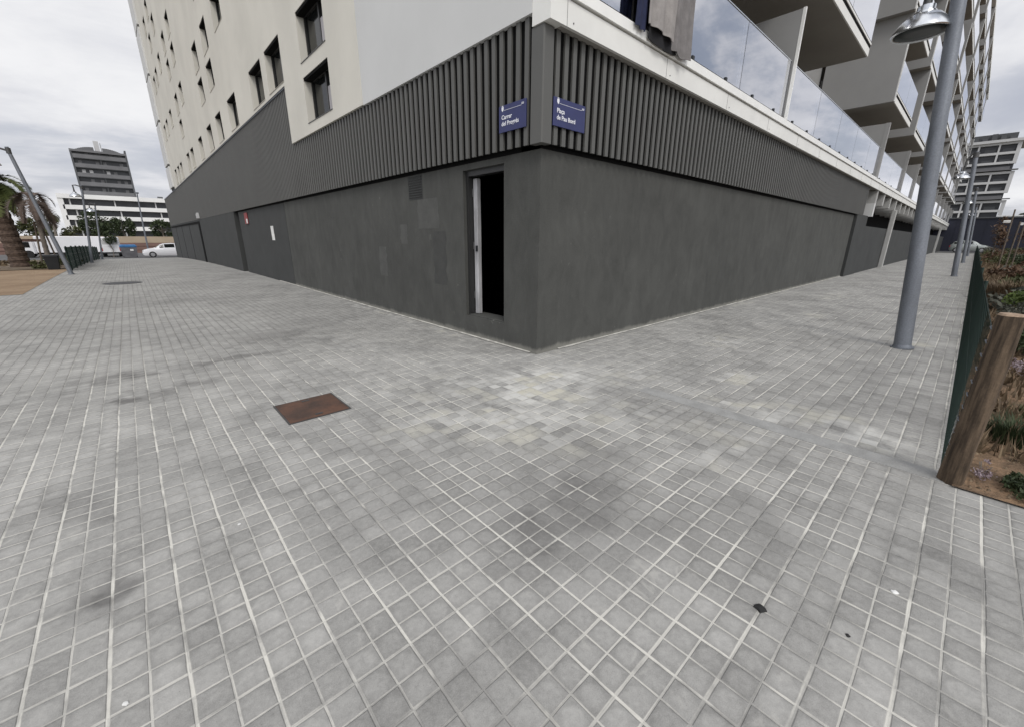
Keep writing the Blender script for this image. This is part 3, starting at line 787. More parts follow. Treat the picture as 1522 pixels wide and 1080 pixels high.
street_lamp((57.6,-3.15,0), ln, am, 'farthest grey street lamp on the right pavement, near the parked silver car', gr)
gl = 'grey street lamps along the left garden fence'
street_lamp((-5.38,19.87,gz(19.87)), (-.142,0), (-.60,0), 'strongly slanting grey street lamp at the corner of the sand', gl, top=4.35, headz=3.75, r0=.072, r1=.05)
street_lamp((-5.38,33,gz(33)), (.108,0), (-.30,0), 'street lamp beside the dark green left fence, in front of the graphite tower', gl, top=4.45, r0=.07, r1=.05)
street_lamp((-5.36,46,gz(46)), (.105,0), (-.30,0), 'farthest street lamp on the left pavement, beside the white trucks', gl, top=4.45, r0=.07, r1=.05)
e = empty('lamp_post', (-1.72,68,-.79)); tag(e, 'thin straight lamp post far off in front of the white building', 'lamp post')
b = MB(); b.tube([(0,0,0),(.1,0,3.5),(.25,0,7.0)], [.10,.08,.06], 8); b.build('pole', MT['steel'], e)
b = MB(); b.tube([(.25,0,6.9),(.25,-.6,7.15),(.25,-1.3,7.2)], [.05,.05,.04], 6); b.box(.12,.38,-1.9,-1.2,7.12,7.26); b.build('lamp_head', MT['steel'], e)

# ------------------------------------------------------------------ wooden post and green mesh fence of the garden
def wood_post(name, x, y, h, r, parent=None, seed=0, tilt=(0,0)):
    rnd = random.Random(seed); n = 16; prof = []
    b = MB(); vs = []; K = 14
    lump = [rnd.uniform(-.05,.05) for _ in range(n)]
    for j in range(K+1):
        z = -.1+(h+.1)*j/K
        for k in range(n):
            t = 6.2832*k/n; rr = r*(1+lump[k]+.05*math.sin(3*t+z*4+seed)+.02*rnd.uniform(-1,1))*(1.03-.05*j/K)
            vs.append((x+tilt[0]*z+rr*math.cos(t), y+tilt[1]*z+rr*math.sin(t), z))
    fs = [(j*n+k, j*n+(k+1)%n, (j+1)*n+(k+1)%n, (j+1)*n+k) for j in range(K) for k in range(n)]
    b.add(vs, fs); o = b.build(name, MT['wood'], parent, smooth=True)
    b = MB(); top = vs[K*n:]
    ctr = (x+tilt[0]*h, y+tilt[1]*h, h+.012)
    inn = [(ctr[0]+(p[0]-ctr[0])*.86, ctr[1]+(p[1]-ctr[1])*.86, h+.010) for p in top]
    b.add(list(top)+inn+[ctr], [(k,(k+1)%n,n+(k+1)%n,n+k) for k in range(n)]+[(n+k,n+(k+1)%n,2*n) for k in range(n)])
    b.build('end_grain', MT['woodtop'], o)
    return o
fe = empty('mesh_fence', (0,0,0)); tag(fe, 'dark green wire mesh fence between the right pavement and the garden', 'fence')
FY, FH = -3.60, .93
cp = wood_post('corner_post', -.12, -3.652, 1.02, .055, fe, 3)
b = MB()
for k in range(12):
    z = .08+k*.078; b.tube([(-.13,-3.600,z),(-.100,-3.594,z+.012),(-.06,-3.612,z)], .0035, 5)
b.build('staples', MT['steel'], cp)
for i in range(1, 20):
    b = MB(); b.tube([(i*3.6,-3.615,-.1),(i*3.6,-3.615,.97)], .018, 8); b.build('post', MT['mesh_green'], fe, smooth='auto')
def wires(x0, x1, step, r):
    b = MB(); dx = FH
    def bar(p, q):
        (xa,za),(xb,zb) = p, q
        if xb < x0 or xa > x1 or abs(xb-xa) < .004: return
        ux, uz = (xb-xa), (zb-za); L = math.hypot(ux,uz); nx, nz = -uz/L*r, ux/L*r
        vs = []
        for X, Z in ((xa,za),(xb,zb)):
            vs += [(X+nx,FY,Z+nz),(X-nx*.5,FY-r*.9,Z-nz*.5),(X-nx*.5,FY+r*.9,Z-nz*.5)]
        b.add(vs, [(0,1,4,3),(1,2,5,4),(2,0,3,5)])
    x = x0
    while x < x1:
        bar((x,.02),(min(x+dx,x1),.02+(min(x+dx,x1)-x)))
        y0 = max(x-dx, x0); bar((y0,.02+(x-y0)),(x,.02))
        x += step
    for z in (.03,.48,FH+.015):
        b.tube([(x0,FY,z),(x1,FY,z)], r*1.4, 5)
    return b
wires(-.07, 14, .066, .0014).build('wire_mesh', MT['mesh_green'], fe)
wires(14, 70, .095, .0030).build('wire_mesh', MT['mesh_green'], fe)

# ------------------------------------------------------------------ vegetation
def leaves(b, c, rad, n, size, rnd, flat=0, clump=None):
    cl = [Vector((rnd.gauss(0,.5), rnd.gauss(0,.5), rnd.gauss(0,.45))) for _ in range(clump or max(5,n//40))]
    ctint = [rnd.random() for _ in cl]
    for _ in range(n):
        i = rnd.randrange(len(cl)); q = cl[i]+Vector((rnd.gauss(0,.22),rnd.gauss(0,.22),rnd.gauss(0,.2)))
        if q.length > 1.1: q = q.normalized()*rnd.uniform(.8,1.1)
        p = Vector((c[0]+q.x*rad[0], c[1]+q.y*rad[1], c[2]+q.z*rad[2]))
        u = Vector((rnd.uniform(-1,1),rnd.uniform(-1,1),rnd.uniform(-1,1)*(1-flat))).normalized()
        w = u.orthogonal().normalized(); w = (w*math.cos(rnd.uniform(0,6.28))+u.cross(w)*math.sin(rnd.uniform(0,6.28))).normalized()
        s = size*rnd.uniform(.6,1.3)
        b.add([p-u*s, p+w*s*.38-u*s*.1, p+u*s, p-w*s*.38-u*s*.1], [(0,1,2,3)], min(1,max(0,.55*ctint[i]+.45*rnd.random())))
def blades(b, c, r, n, h, w, rnd, lean=.5):
    for _ in range(n):
        a = rnd.uniform(0,6.283); d = rnd.uniform(0,1)**.6*r
        p = Vector((c[0]+d*math.cos(a), c[1]+d*math.sin(a), c[2])); aa = a+rnd.uniform(-.8,.8)
        H = h*rnd.uniform(.5,1.1); o = Vector((math.cos(aa),math.sin(aa),0)); s = Vector((-o.y,o.x,0))*w
        m1 = p+o*H*lean*.35+Vector((0,0,H*.6)); t = p+o*H*lean+Vector((0,0,H))
        tn = rnd.random()
        b.add([p-s,p+s,m1+s*.7,m1-s*.7,t], [(0,1,2,3),(3,2,4)], tn)
def shrub(name, x, y, z, rad, n, size, m, label, cat, group, seed, stems=True, grass=False):
    rnd = random.Random(seed); e = empty(name, (x,y,z)); tag(e, label, cat, group)
    b = MB()
    if grass: blades(b, (0,0,0), rad[0], n, rad[2]*1.6, size, rnd)
    else: leaves(b, (0,0,rad[2]*.85), rad, n, size, rnd)
    b.build('foliage', m, e)
    if stems and not grass:
        b = MB()
        for k in range(5):
            a = rnd.uniform(0,6.28); b.tube([(0,0,-.02),(math.cos(a)*rad[0]*.3,math.sin(a)*rad[1]*.3,rad[2]*.6),(math.cos(a)*rad[0]*.55,math.sin(a)*rad[1]*.55,rad[2]*1.2)], [.012*rad[2]/.3,.008*rad[2]/.3,.003], 5)
        b.build('stem', MT['bark'], e)
    return e
gp = 'plants behind the green mesh fence'
shrub('low_plant', .03,-3.99,.005,(.20,.13,.045), 700,.020,MT['leaf_dark'],'dark low plant at the front edge of the garden by the paving','plant',gp,1)
shrub('flowering_plant', .12,-3.78,.01,(.13,.06,.05), 240,.009,MT['petal'],'pale pink flowers at the foot of the thick wooden post','flowers',gp,2)
shrub('grass_tuft', .95,-3.95,.01,(.17,.1,.11), 500,.004,MT['leaf_dark'],'dark grass tuft on the bare orange soil beside the wooden post','grass tuft',gp,3,grass=True)
shrub('grass_tuft', 1.7,-4.08,.01,(.13,.1,.06), 260,.004,MT['leaf_olive'],'small olive grass tuft on the orange soil, behind the dark one','grass tuft',gp,31,grass=True)
shrub('flowering_plant', 3.3,-4.12,.01,(.42,.24,.12), 700,.016,MT['petal'],'mauve flowering plant beyond the bare orange soil','flowers',gp,4)
shrub('low_plant', 4.9,-4.25,.01,(.55,.32,.22), 1500,.035,MT['leaf_dark'],'dark leafy plant behind the mauve flowers','plant',gp,5)
shrub('grey_shrub', 6.9,-4.25,.01,(.5,.32,.24), 1300,.035,MT['leaf_grey'],'grey leaved shrub close behind the mesh fence','shrub',gp,6)
shrub('green_shrub', 9.3,-4.6,.01,(.65,.5,.30), 1700,.05,MT['leaf_green'],'fresh green leafy shrub above the top of the thick wooden post','shrub',gp,7)
shrub('grass_tuft', 12.5,-4.35,.01,(.5,.4,.30), 900,.010,MT['leaf_dry'],'pale dry grass clump between green and dark shrubs behind the fence','grass tuft',gp,8,grass=True)
shrub('dark_shrub', 15.5,-5.2,.01,(1.1,.8,.30), 1500,.07,MT['leaf_dark'],'dark green mound in the middle of the garden','shrub',gp,9)
rnd = random.Random(55)
for i in range(46):
    x = 9+i*1.25+rnd.uniform(-.8,.8); y = -4.5-rnd.uniform(0,.055*x+.8)
    kind = rnd.choice(['leaf_olive','leaf_dry','leaf_olive','leaf_olive','leaf_red','leaf_grey','leaf_dark'])
    nm = {'leaf_olive':('olive_shrub','low olive shrub far back in the garden behind the mesh fence'),'leaf_dry':('dry_shrub','low dry brown plant far back in the garden behind the mesh fence'),
          'leaf_red':('russet_shrub','low russet plant far back in the garden behind the mesh fence'),'leaf_grey':('grey_shrub','low grey plant far back in the garden behind the mesh fence'),'leaf_dark':('dark_shrub','low dark green plant far back in the garden behind the mesh fence')}[kind]
    shrub(nm[0], x, y, .01, (rnd.uniform(.8,1.5),rnd.uniform(.5,1.0),rnd.uniform(.14,.30)+.004*x), 520, .085, MT[kind], nm[1], 'shrub', 'low '+kind[5:]+' plants far back in the garden', 100+i, stems=False)
# ground cover: dry stubble over the far soil
b = MB()
for _ in range(17000):
    x = .5+68*random.random()**1.25; y = -3.75-random.random()**1.5*(2.2+.09*x)
    a = random.uniform(0,6.28); h = random.uniform(.05,.16); s = .012+.0008*x
    d = Vector((math.cos(a)*s,math.sin(a)*s,0)); p = Vector((x,y,.01)); l = Vector((random.uniform(-.05,.05),random.uniform(-.05,.05),h))
    b.add([p-d,p+d,p+l], [(0,1,2)], random.random())
o = b.build('dry_grass', MT['leaf_dry']); tag(o, 'dry grass stubble scattered over the garden soil', 'grass', kind='stuff')

b = MB()
for _ in range(1300):
    x = -.15+random.random()**1.5*9; y = -3.70-random.random()**1.5*(1.6+.09*x)
    q = random.uniform(.006,.022); a = random.uniform(0,6.28)
    p = [(x+q*math.cos(a+k*1.2566)*random.uniform(.6,1.2), y+q*math.sin(a+k*1.2566)*random.uniform(.6,1.2), .008) for k in range(5)]
    t = random.random()
    b.add(p+[(x,y,.012+q*random.uniform(.3,.9))], [(k,(k+1)%5,5) for k in range(5)], t)
o = b.build('soil_clods', MT['leaf_dry']); tag(o, 'clods and dead leaves strewn on the near garden soil', 'clods', kind='stuff')
def tree(name, x, y, z, h, crown, m, n, size, label, group=None, seed=0, trunk=.12, bare=.35):
    rnd = random.Random(seed); e = empty(name, (x,y,z)); tag(e, label, 'tree', group)
    b = MB(); b.tube([(0,0,-.1),(.03*h,0,h*.3),(-.02*h,.02*h,h*.6),(0,0,h*.85)], [trunk,trunk*.8,trunk*.5,trunk*.2], 8)
    for k in range(7):
        a = rnd.uniform(0,6.28); zz = h*rnd.uniform(bare,.7); L = crown[0]*rnd.uniform(.5,.9)
        b.tube([(0,0,zz),(math.cos(a)*L*.5,math.sin(a)*L*.5,zz+L*.3),(math.cos(a)*L,math.sin(a)*L,zz+L*.55)], [trunk*.4,trunk*.25,trunk*.08], 5)
    b.build('trunk', MT['bark'], e)
    b = MB(); leaves(b, (0,0,h-crown[2]), crown, n, size, rnd, clump=max(14,n//60)); b.build('crown', m, e)
    return e
gt = 'dark trees in front of the white building'
tree('dark_tree', -6.9,110,-.8,7.0,(2.6,2.2,2.9),MT['leaf_dark'],1500,.32,'broad dark tree in front of the white building, directly below the tower',gt,1,.25)
tree('dark_tree', -3.6,113,-.8,6.0,(1.9,1.9,2.2),MT['leaf_dark'],1000,.30,'dark tree just right of the broad one below the tower',gt,2,.22)
tree('dark_tree', 2.2,108,-.8,5.2,(1.9,1.8,1.9),MT['leaf_dark'],900,.30,'dark tree at the right end of the white building, beside the apartment block',gt,3,.2)
tree('dark_tree', -14.8,108,-.8,5.4,(2.3,2.0,2.3),MT['leaf_olive'],1200,.32,'bushy dark green tree behind the left palm trunks',gt,4,.22)
tree('dark_tree', -19.5,104,-.8,4.6,(2.6,2.0,1.9),MT['leaf_dark'],1000,.32,'dark tree at the left edge of the photograph behind the big palm',gt,5,.22)
tree('slender_tree', -10.6,108,-.8,3.8,(1.5,1.3,1.3),MT['leaf_olive'],600,.28,'small olive tree above the white truck, left of the broad dark tree',None,6,.15)
tree('small_tree', -4.9,59.2,-.8,2.6,(.55,.5,.65),MT['leaf_dark'],420,.12,'small round street tree standing in front of the white trucks',None,7,.05)
tree('russet_tree', 40,-4.35,0,2.9,(.75,.6,.95),MT['leaf_red'],420,.10,'thin russet leaved tree against the navy shed',None,8,.05,.3)
tree('russet_tree', 46,-6.2,0,2.7,(.9,.8,.9),MT['leaf_red'],420,.11,'low russet tree between the pale stakes and the navy shed',None,9,.05,.3)
tree('green_tree', 130,-10,0,7.2,(2.2,2.6,2.0),MT['leaf_dark'],900,.3,'leafy tree top showing above the navy shed',None,10,.2)
tree('green_tree', 126,-13.5,0,6.9,(2.0,2.2,1.8),MT['leaf_olive'],800,.3,'pale tree top above the navy shed at the right edge',None,11,.2)

def palm(name, x, y, z, h, lean, r, fronds, L, m, label, seed, droop=1.0, trunkm='trunk'):
    rnd = random.Random(seed); e = empty(name, (x,y,z)); tag(e, label, 'palm tree', None)
    b = MB(); K = 26; pts = []; rad = []
    for i in range(K+1):
        t = i/K; pts.append((lean[0]*t, lean[1]*t, -.1+(h+.1)*t)); rad.append(r*(1.12-.22*t)*(1+(.09 if i % 2 else -.04)))
    b.tube(pts, rad, 14); b.build('trunk', MT[trunkm], e, smooth=False)
    b = MB(); top = Vector((lean[0],lean[1],h))
    for k in range(fronds):
        a = 6.283*k/fronds+rnd.uniform(-.25,.25); el = rnd.uniform(-.35,1.25); ln = L*rnd.uniform(.75,1.1)
        p = top.copy(); d = Vector((math.cos(a)*math.cos(el),math.sin(a)*math.cos(el),math.sin(el))); tint = rnd.random()
        S = 22
        for s in range(S):
            q = p+d*ln/S
            side = d.cross(Vector((0,0,1)))
            if side.length < .01: side = Vector((1,0,0))
            side.normalize(); upv = side.cross(d).normalized()
            w = ln*.20*math.sin(math.pi*min(1,(s+1.2)/(S+.8)))**.6
            b.add([p-side*.014,p+side*.014,q+side*.010,q-side*.010], [(0,1,2,3)], tint*.5)
            for sg in (-1,1):
                for half in (0,.5):
                    p2 = p.lerp(q, half)
                    tip = p2+side*sg*w*rnd.uniform(.8,1.1)+d*w*.55+upv*w*.25-Vector((0,0,w*.35*rnd.random()))
                    b.add([p2, p2+d*ln*.034, tip], [(0,1,2)], min(1,tint*.6+.4*rnd.random()))
            d = (d+Vector((0,0,-.13*droop))).normalized(); p = q
    b.build('crown', m, e)
    return e
palm('big_palm', -7.62,28,gz(28)+.03,3.75,(-.15,0,0),.31,46,1.7,MT['palm_leaf'],'thick palm trunk with green fronds at the left edge, beyond the sand',1,1.0)
palm('small_palm', -6.45,26,gz(26)+.03,3.0,(.05,0,0),.085,15,1.45,MT['palm_dry'],'slender palm with drooping brown fronds behind the slanting lamp',2,1.5,'bark')
palm('far_palm', -12.6,106,-.8,5.6,(.2,0,0),.2,24,1.6,MT['palm_leaf'],'distant palm left of the white building',3,1.2,'bark')
# supports of the young palm
for x, lab in ((-6.75,'pale wooden stake left of the slender palm'),(-6.15,'pale wooden stake right of the slender palm')):
    b = MB(); b.tube([(x,26.2,gz(26)-.1),(x*.3+.7*-6.45,26.05,gz(26)+2.1)], .035, 8); o = b.build('support_stake', MT['stake']); tag(o, lab, 'stake')
for (x,y,h,t,lab) in ((32,-4.56,3.05,.10,'tallest pale tree stake in the garden before the navy shed'),(33,-4.85,2.45,.02,'middle pale tree stake in the garden, slightly shorter'),(31,-4.98,2.30,.06,'rightmost pale tree stake in the garden')):
    b = MB(); b.tube([(x,y,-.1),(x,y+t,h)], .032, 8); o = b.build('tree_stake', MT['stake']); tag(o, lab, 'stake', 'tree stakes in the garden')
for (x,y,z,lab) in ((33,-4.36,2.46,'pale flag like tag hanging on the tallest tree stake'),(34,-5.0,2.35,'pale tag at the top of the middle tree stake')):
    b = MB(); b.bbox(x-.03,x+.03,y-.16,y+.16,z-.06,z+.07,.02); o = b.build('tag', MT['paper']); tag(o, lab, 'tag')

# left garden: low plants, mesh fence, rail, bin
rnd = random.Random(9)
for i, (x, y, rr) in enumerate([(-6.6,25.0,.5),(-8.4,25.2,.7),(-9.6,26.5,.8),(-6.2,29,.6),(-8.9,31,.9),(-7.1,34,.8),(-6.4,39,.7),(-11.5,29,1.0)]):
    shrub('bed_shrub', x, y, gz(y)+.03, (rr,.4,.16+.12*rnd.random()), 360, .075, MT[('leaf_olive','leaf_dry','leaf_dark')[i % 3]],
          ('low olive plant','low dry plant','low dark plant')[i % 3]+' in the brown bed beyond the sand', 'shrub', ('olive','dry','dark')[i % 3]+' plants of the left bed', 300+i, stems=False)
fl = empty('mesh_fence', (0,0,0)); tag(fl, 'dark green mesh fence along the left pavement behind the lamps', 'fence')
b = MB(); bz = MB()
y = 23.0
while y < 47:
    z = gz(y)
    b = MB(); b.tube([(-5.56,y,z-.1),(-5.56,y,z+1.02)], .03, 8); b.build('post', MT['mesh_green'], fl); y += 2.4
b = MB(); y = 22.6
while y < 47.4:
    z = gz(y); b.box(-5.578,-5.566,y,y+.022,z+.02,z+.98); y += .05
y = 22.6
for z in (.04,.35,.66,.97):
    b.tube([(-5.57,yy,gz(yy)+z) for yy in (22.6,26,30,34,38,42,46,47.4)], .010, 5)
b.build('wire_mesh', MT['mesh_green'], fl)
rf = empty('wooden_rail', (-10,30,gz(30))); tag(rf, 'brown horizontal wooden rail crossing behind the big palm trunk', 'railing')
b = MB(); b.box(-6,3.2,-.05,.05,1.22,1.36); b.build('rail', MT['redbrown'], rf)
for x in (-5.5,-2.6,.3,3.1):
    b = MB(); b.box(x,x+.10,-.045,.045,-.1,1.22); b.build('post', MT['redbrown'], rf)
e = empty('litter_bin', (-6.2,24.3,gz(24.3))); tag(e, 'black litter bin behind the slanting left lamp', 'litter bin')
b = MB(); b.add([(-.17,-.17,0),(.17,-.17,0),(.17,.17,0),(-.17,.17,0),(-.22,-.22,.56),(.22,-.22,.56),(.22,.22,.56),(-.22,.22,.56)], [(0,3,2,1),(0,1,5,4),(1,2,6,5),(2,3,7,6),(3,0,4,7),(4,5,6,7)]); b.build('body', MT['black'], e)
b = MB(); b.bbox(-.24,.24,-.24,.24,.56,.64,.02); b.build('lid', MT['black'], e)

# ------------------------------------------------------------------ vehicles
def car(name, base, rz, paint, label, L=4.1, Wd=1.74, H=1.47):
    e = empty(name, base, rz); tag(e, label, 'car')
    st = [(-.5,.42,.62,0),(-.49,.30,.90,0),(-.46,.22,.98,1.02),(-.40,.20,.99,1.30),(-.30,.20,.98,1.44),(-.10,.20,.96,1.47),(.06,.20,.95,1.42),(.14,.20,.95,1.28),(.24,.20,.94,1.00),(.28,.20,.93,0),(.38,.20,.87,0),(.46,.22,.76,0),(.49,.28,.62,0),(.5,.40,.50,0)]
    b = MB(); vs = []; fs = []; M = 10
    for fx, zb, belt, roof in st:
        x = fx*L; w = Wd/2*(1-1.6*max(0,abs(fx)-.40)**1.0)
        zr = (roof if roof > belt else belt+.012)*H/1.47; wr = w*(.74 if roof > belt else .86)
        sec = [(w*.90,zb),(w,zb+.18),(w,belt*.8),(w*.96,belt),(wr,zr)]
        for yy, zz in sec: vs.append((x,yy,zz))
        for yy, zz in reversed(sec): vs.append((x,-yy,zz))
    for i in range(len(st)-1):
        for k in range(M):
            j = (k+1) % M; fs.append((i*M+k,(i+1)*M+k,(i+1)*M+j,i*M+j))
    fs.append(tuple(range(M))); fs.append(tuple((len(st)-1)*M+k for k in range(M-1,-1,-1)))
    b.add(vs, fs); b.build('body', paint, e, smooth='auto')
    b = MB()
    for s in (-1,1):
        def pt(fx, t):
            k = [q for q in range(len(st)-1) if st[q][0] <= fx <= st[q+1][0]][0]
            f = (fx-st[k][0])/(st[k+1][0]-st[k][0]); bl = st[k][2]+(st[k+1][2]-st[k][2])*f; rf = (st[k][3] or st[k][2])*(1-f)+(st[k+1][3] or st[k+1][2])*f
            w = Wd/2; return (fx*L, s*(w*(.96+(.74-.96)*t)+.006), bl+(rf*H/1.47-bl)*t)
        for a, c in ((-.40,-.17),(-.155,.05),(.065,.15)):
            hi = .88
            b.quad(pt(a,.12),pt(c,.12),pt(c,hi),pt(a,hi))
    for fa, fb, za, zb2 in ((.145,.235,1.28,1.02),(-.415,-.462,1.26,1.05)):
        d = .012 if fa > 0 else -.012
        w1 = Wd/2*.70; w2 = Wd/2*.82
        b.quad((fa*L+d,-w1,za),(fa*L+d,w1,za),(fb*L+d,w2,zb2),(fb*L+d,-w2,zb2))
    b.build('windows', MT['pane'], e)
    for fx in (-.31,.31):
        for s in (-1,1):
            b = MB(); y0, y1 = s*(Wd/2-.18), s*(Wd/2+.015)
            b.tube([(fx*L,y0,.31),(fx*L,y1,.31)], .31, 20); w = b.build('wheel', MT['tyre'], e)
            b = MB(); b.tube([(fx*L,y1,.31),(fx*L,y1+s*.01,.31)], .19, 16); b.build('rim', MT['rim'], w)
    for s in (-1,1):
        b = MB(); b.box(.462*L,.488*L,s*.45,s*.74,.60,.74); b.build('headlight', MT['headlamp'], e)
        b = MB(); b.box(-.5*L,-.478*L,s*.5,s*.76,.66,.86); b.build('tail_light', MT['redlight'], e)
    return e
car('parked_car', (-.45,56.2,gz(56)), math.pi, MT['carwhite'], 'white car on the road at the far end of the left pavement', 4.2)
car('parked_car', (76,-3.0,.02), R(-90), MT['carsilver'], 'small silver car parked beyond the right pavement by the navy shed', 3.6)
e = empty('box_truck', (-7.9,62,gz(60))); tag(e, 'long white box truck behind the left mesh fence', 'truck')
b = MB(); b.bbox(-2.6,2.3,-1.1,1.1,.5,2.12,.05); b.build('cargo_box', MT['carwhite'], e)
b = MB(); b.bbox(-4.0,-2.65,-1.0,1.0,.4,1.75,.15); cab = b.build('cab', MT['carwhite'], e)
b = MB(); b.box(-4.01,-3.9,-.8,.8,1.0,1.6); b.box(-3.7,-3.0,-1.01,-.99,1.0,1.55); b.build('cab_window', MT['pane'], cab)
b = MB(); b.box(-3.8,2.25,-.5,.5,.32,.5); b.build('chassis', MT['black'], e)
for x in (-3.2,-1.0,1.5):
    for s in (-1,1):
        b = MB(); b.tube([(x,s*.75,.36),(x,s*1.02,.36)], .36, 18); b.build('wheel', MT['tyre'], e)
e = empty('delivery_van', (-4.95,60.6,gz(60))); tag(e, 'white delivery van seen from behind, left of the blue lidded container', 'van')
b = MB(); b.bbox(-.80,.78,-1.2,3.0,.35,2.08,.12); bd = b.build('body', MT['carwhite'], e)
b = MB(); b.box(-.012,.012,-1.206,-1.2,.5,1.9); b.box(-.6,-.1,-1.205,-1.2,1.3,1.75); b.box(.1,.6,-1.205,-1.2,1.3,1.75); b.build('rear_door', MT['far_recess'] if False else MT['tower_light'], bd)
for s in (-1,1):
    b = MB(); b.box(s*.66,s*.77,-1.215,-1.2,.62,1.0); b.build('tail_light', MT['redlight'], e)
    for y in (-.5,2.2):
        b = MB(); b.tube([(s*.5,y,.32),(s*.76,y,.32)], .32, 16); b.build('wheel', MT['tyre'], e)
b = MB(); b.box(-.8,.8,-1.28,-1.19,.35,.5); b.build('bumper', MT['black'], e)
e = empty('waste_container', (-3.55,57.2,gz(57))); tag(e, 'grey waste container with a blue lid on the road beside the white car', 'container')
b = MB(); b.add([(-.6,-.45,.08),(.6,-.45,.08),(.6,.45,.08),(-.6,.45,.08),(-.66,-.55,1.05),(.66,-.55,1.05),(.66,.55,1.05),(-.66,.55,1.05)], [(0,3,2,1),(0,1,5,4),(1,2,6,5),(2,3,7,6),(3,0,4,7),(4,5,6,7)]); b.build('body', MT['bingrey'], e)
b = MB(); b.bbox(-.68,.68,-.58,.58,1.05,1.32,.12); b.build('lid', MT['binblue'], e)
b = MB(); b.box(.10,.36,-.565,-.55,.68,.86); b.build('sticker', MT['paper'], e)
for s in (-1,1):
    b = MB(); b.tube([(s*.5,-.4,.08),(s*.56,-.4,.08)], .08, 10); b.tube([(s*.5,.4,.08),(s*.56,.4,.08)], .08, 10); b.build('wheel', MT['tyre'], e)

# ------------------------------------------------------------------ far buildings and walls
e = empty('retaining_wall', (0,75,-.9)); tag(e, 'low wall of beige render over red brown courses behind the white car', 'wall')
b = MB(); b.box(-40,30,0,.5,1.42,2.26); b.build('rendered_band', MT['beige'], e)
b = MB()
for k in range(3): b.box(-40,30,-.06-.06*(2-k),.5,k*.47,k*.47+.40)
b.box(-40,30,.0,.5,0,1.41)
b.build('brick_courses', MT['redbrown'], e)

tw = empty('graphite_tower', (-4.8,210,0)); tag(tw, 'dark grey residential tower with stacked balconies rising behind the white building', 'tower')
b = MB(); b.box(-6.7,6.7,.6,14,0,29); b.build('core', MT['far_recess'], tw)
b = MB(); b.box(-7.2,-6.7,-.6,14,0,29.6); b.box(6.7,7.2,-.6,14,0,30.6); b.box(-.12,.12,-.2,.6,0,28.8); b.build('side_fin', MT['tower_dark'], tw)
for k in range(10):
    z = .6+k*2.92
    b = MB(); b.box(-6.68,6.68,-.6,-.4,z,z+1.25); p = b.build('balcony_front', MT['tower_panel'], tw)
    b = MB(); b.box(-6.68,6.68,-.4,.6,z-.22,z+.05); b.build('slab', MT['tower_dark'], p)
    for q in range(6):
        x = -5.9+q*2.1+((k*7+q*3) % 5)*.12
        if (k+q) % 3: b = MB(); b.box(x,x+.9,.5,.59,z+.1,z+2.3); b.build('window', MT['tower_light'] if k % 3 == 1 and q < 4 else MT['tower_panel'], tw)
b = MB(); b.box(-7.2,7.2,-.7,14,28.9,29.55); 
for sx in (-1,1):
    n = 10
    for i in range(n):
        a0 = math.pi*.5*i/n; x0 = sx*(1.1+4.6*(i/n)); x1 = sx*(1.1+4.6*((i+1)/n)); zt = 29.55+1.3*math.cos(a0)**.7
        b.box(x0,x1,1,10,29.5,zt)
rf = b.build('roof', MT['tower_panel'], tw)
b = MB(); b.box(-.8,.5,1.5,4,29.5,33.0); b.tube([(.9,2,29.5),(.9,2,32.6)], .12, 6); b.build('plant_room', MT['tower_light'], rf)

wb = empty('white_building', (-1,200,0)); tag(wb, 'long low white building with dark balcony bands below the graphite tower', 'building')
b = MB(); b.box(-16.3,23,.6,10,0,14.0); b.build('recess', MT['far_recess'], wb)
b = MB(); b.box(-16.5,-15.2,-.9,10,0,14.2); b.build('end_wall', MT['white_far'], wb)
for k, z in enumerate((13.1,9.75,6.45,3.2)):
    x1 = 23 if k < 3 else 7.4
    b = MB(); b.box(-15.6+(-.9 if k == 0 else .0),x1,-.9-.3*(k == 0),.6,z,z+1.35)
    b.build('balcony_band', MT['white_far'], wb)
    for q in range(9):
        x = -14+q*3.6+(k % 2)
        if q % 3: continue
        b = MB(); b.box(x,x+.35,-.2,.0,z-2.0,z); b.build('pillar', MT['tower_light'], wb)
b = MB(); b.box(-16.5,23,-.6,10,14.0,14.5); rr = b.build('roof', MT['white_far'], wb)
b = MB(); b.box(9,10.5,3,5,14.5,15.3); b.box(11,17,3,3.2,14.8,14.9); b.build('roof_unit', MT['tower_dark'], rr)

rt = empty('pale_tower', (210,0,0)); tag(rt, 'tall pale tower with paired storeys of dark windows beyond the right pavement', 'tower')
b = MB(); b.box(1.2,18,-6.0,11,0,31.5); b.build('core', MT['far_recess'], rt)
for g in range(4):
    zb = 31.6-g*8.75-6.0
    y0 = -6.4-.35*g
    for r_ in range(3):
        b = MB(); b.box(0,1.2,y0,11,zb+r_*2.9-.35,zb+r_*2.9+.35); b.build('floor_band', MT['tower_light'], rt)
    for y in (y0,-2.0,2.5,6.6,10.5):
        b = MB(); b.box(.01,1.2,y,y+(.42 if y > y0 else .9),zb+.35,zb+2.55); b.box(.01,1.2,y,y+(.42 if y > y0 else .9),zb+3.25,zb+5.45); b.build('mullion', MT['tower_light'], rt)
    for y in (-5.2,-1.3,3.3,7.4):
        for r_ in (0,1):
            b = MB(); b.box(.9,1.1,y+.1,y+2.6,zb+r_*2.9+.36,zb+r_*2.9+1.15+.3*((g+r_) % 2)); b.build('window', MT['tower_dark'], rt)
    b = MB(); b.box(-.8,1.2,y0-.9,11,zb-2.3,zb-2.05); b.box(.4,1.2,y0+1,10,zb-2.05,zb-1.1); b.build('gallery', MT['tower_panel'], rt)
b = MB(); b.box(-.8,18,-7.6,11,31.7,32.5); rr = b.build('roof', MT['tower_light'], rt)
b = MB(); b.box(2,15,-5,9,32.5,34.6); 
for q in range(7): b.box(1.2,2.0,-4.6+q*2,-3.4+q*2,32.5,33.6+.5*(q % 3))
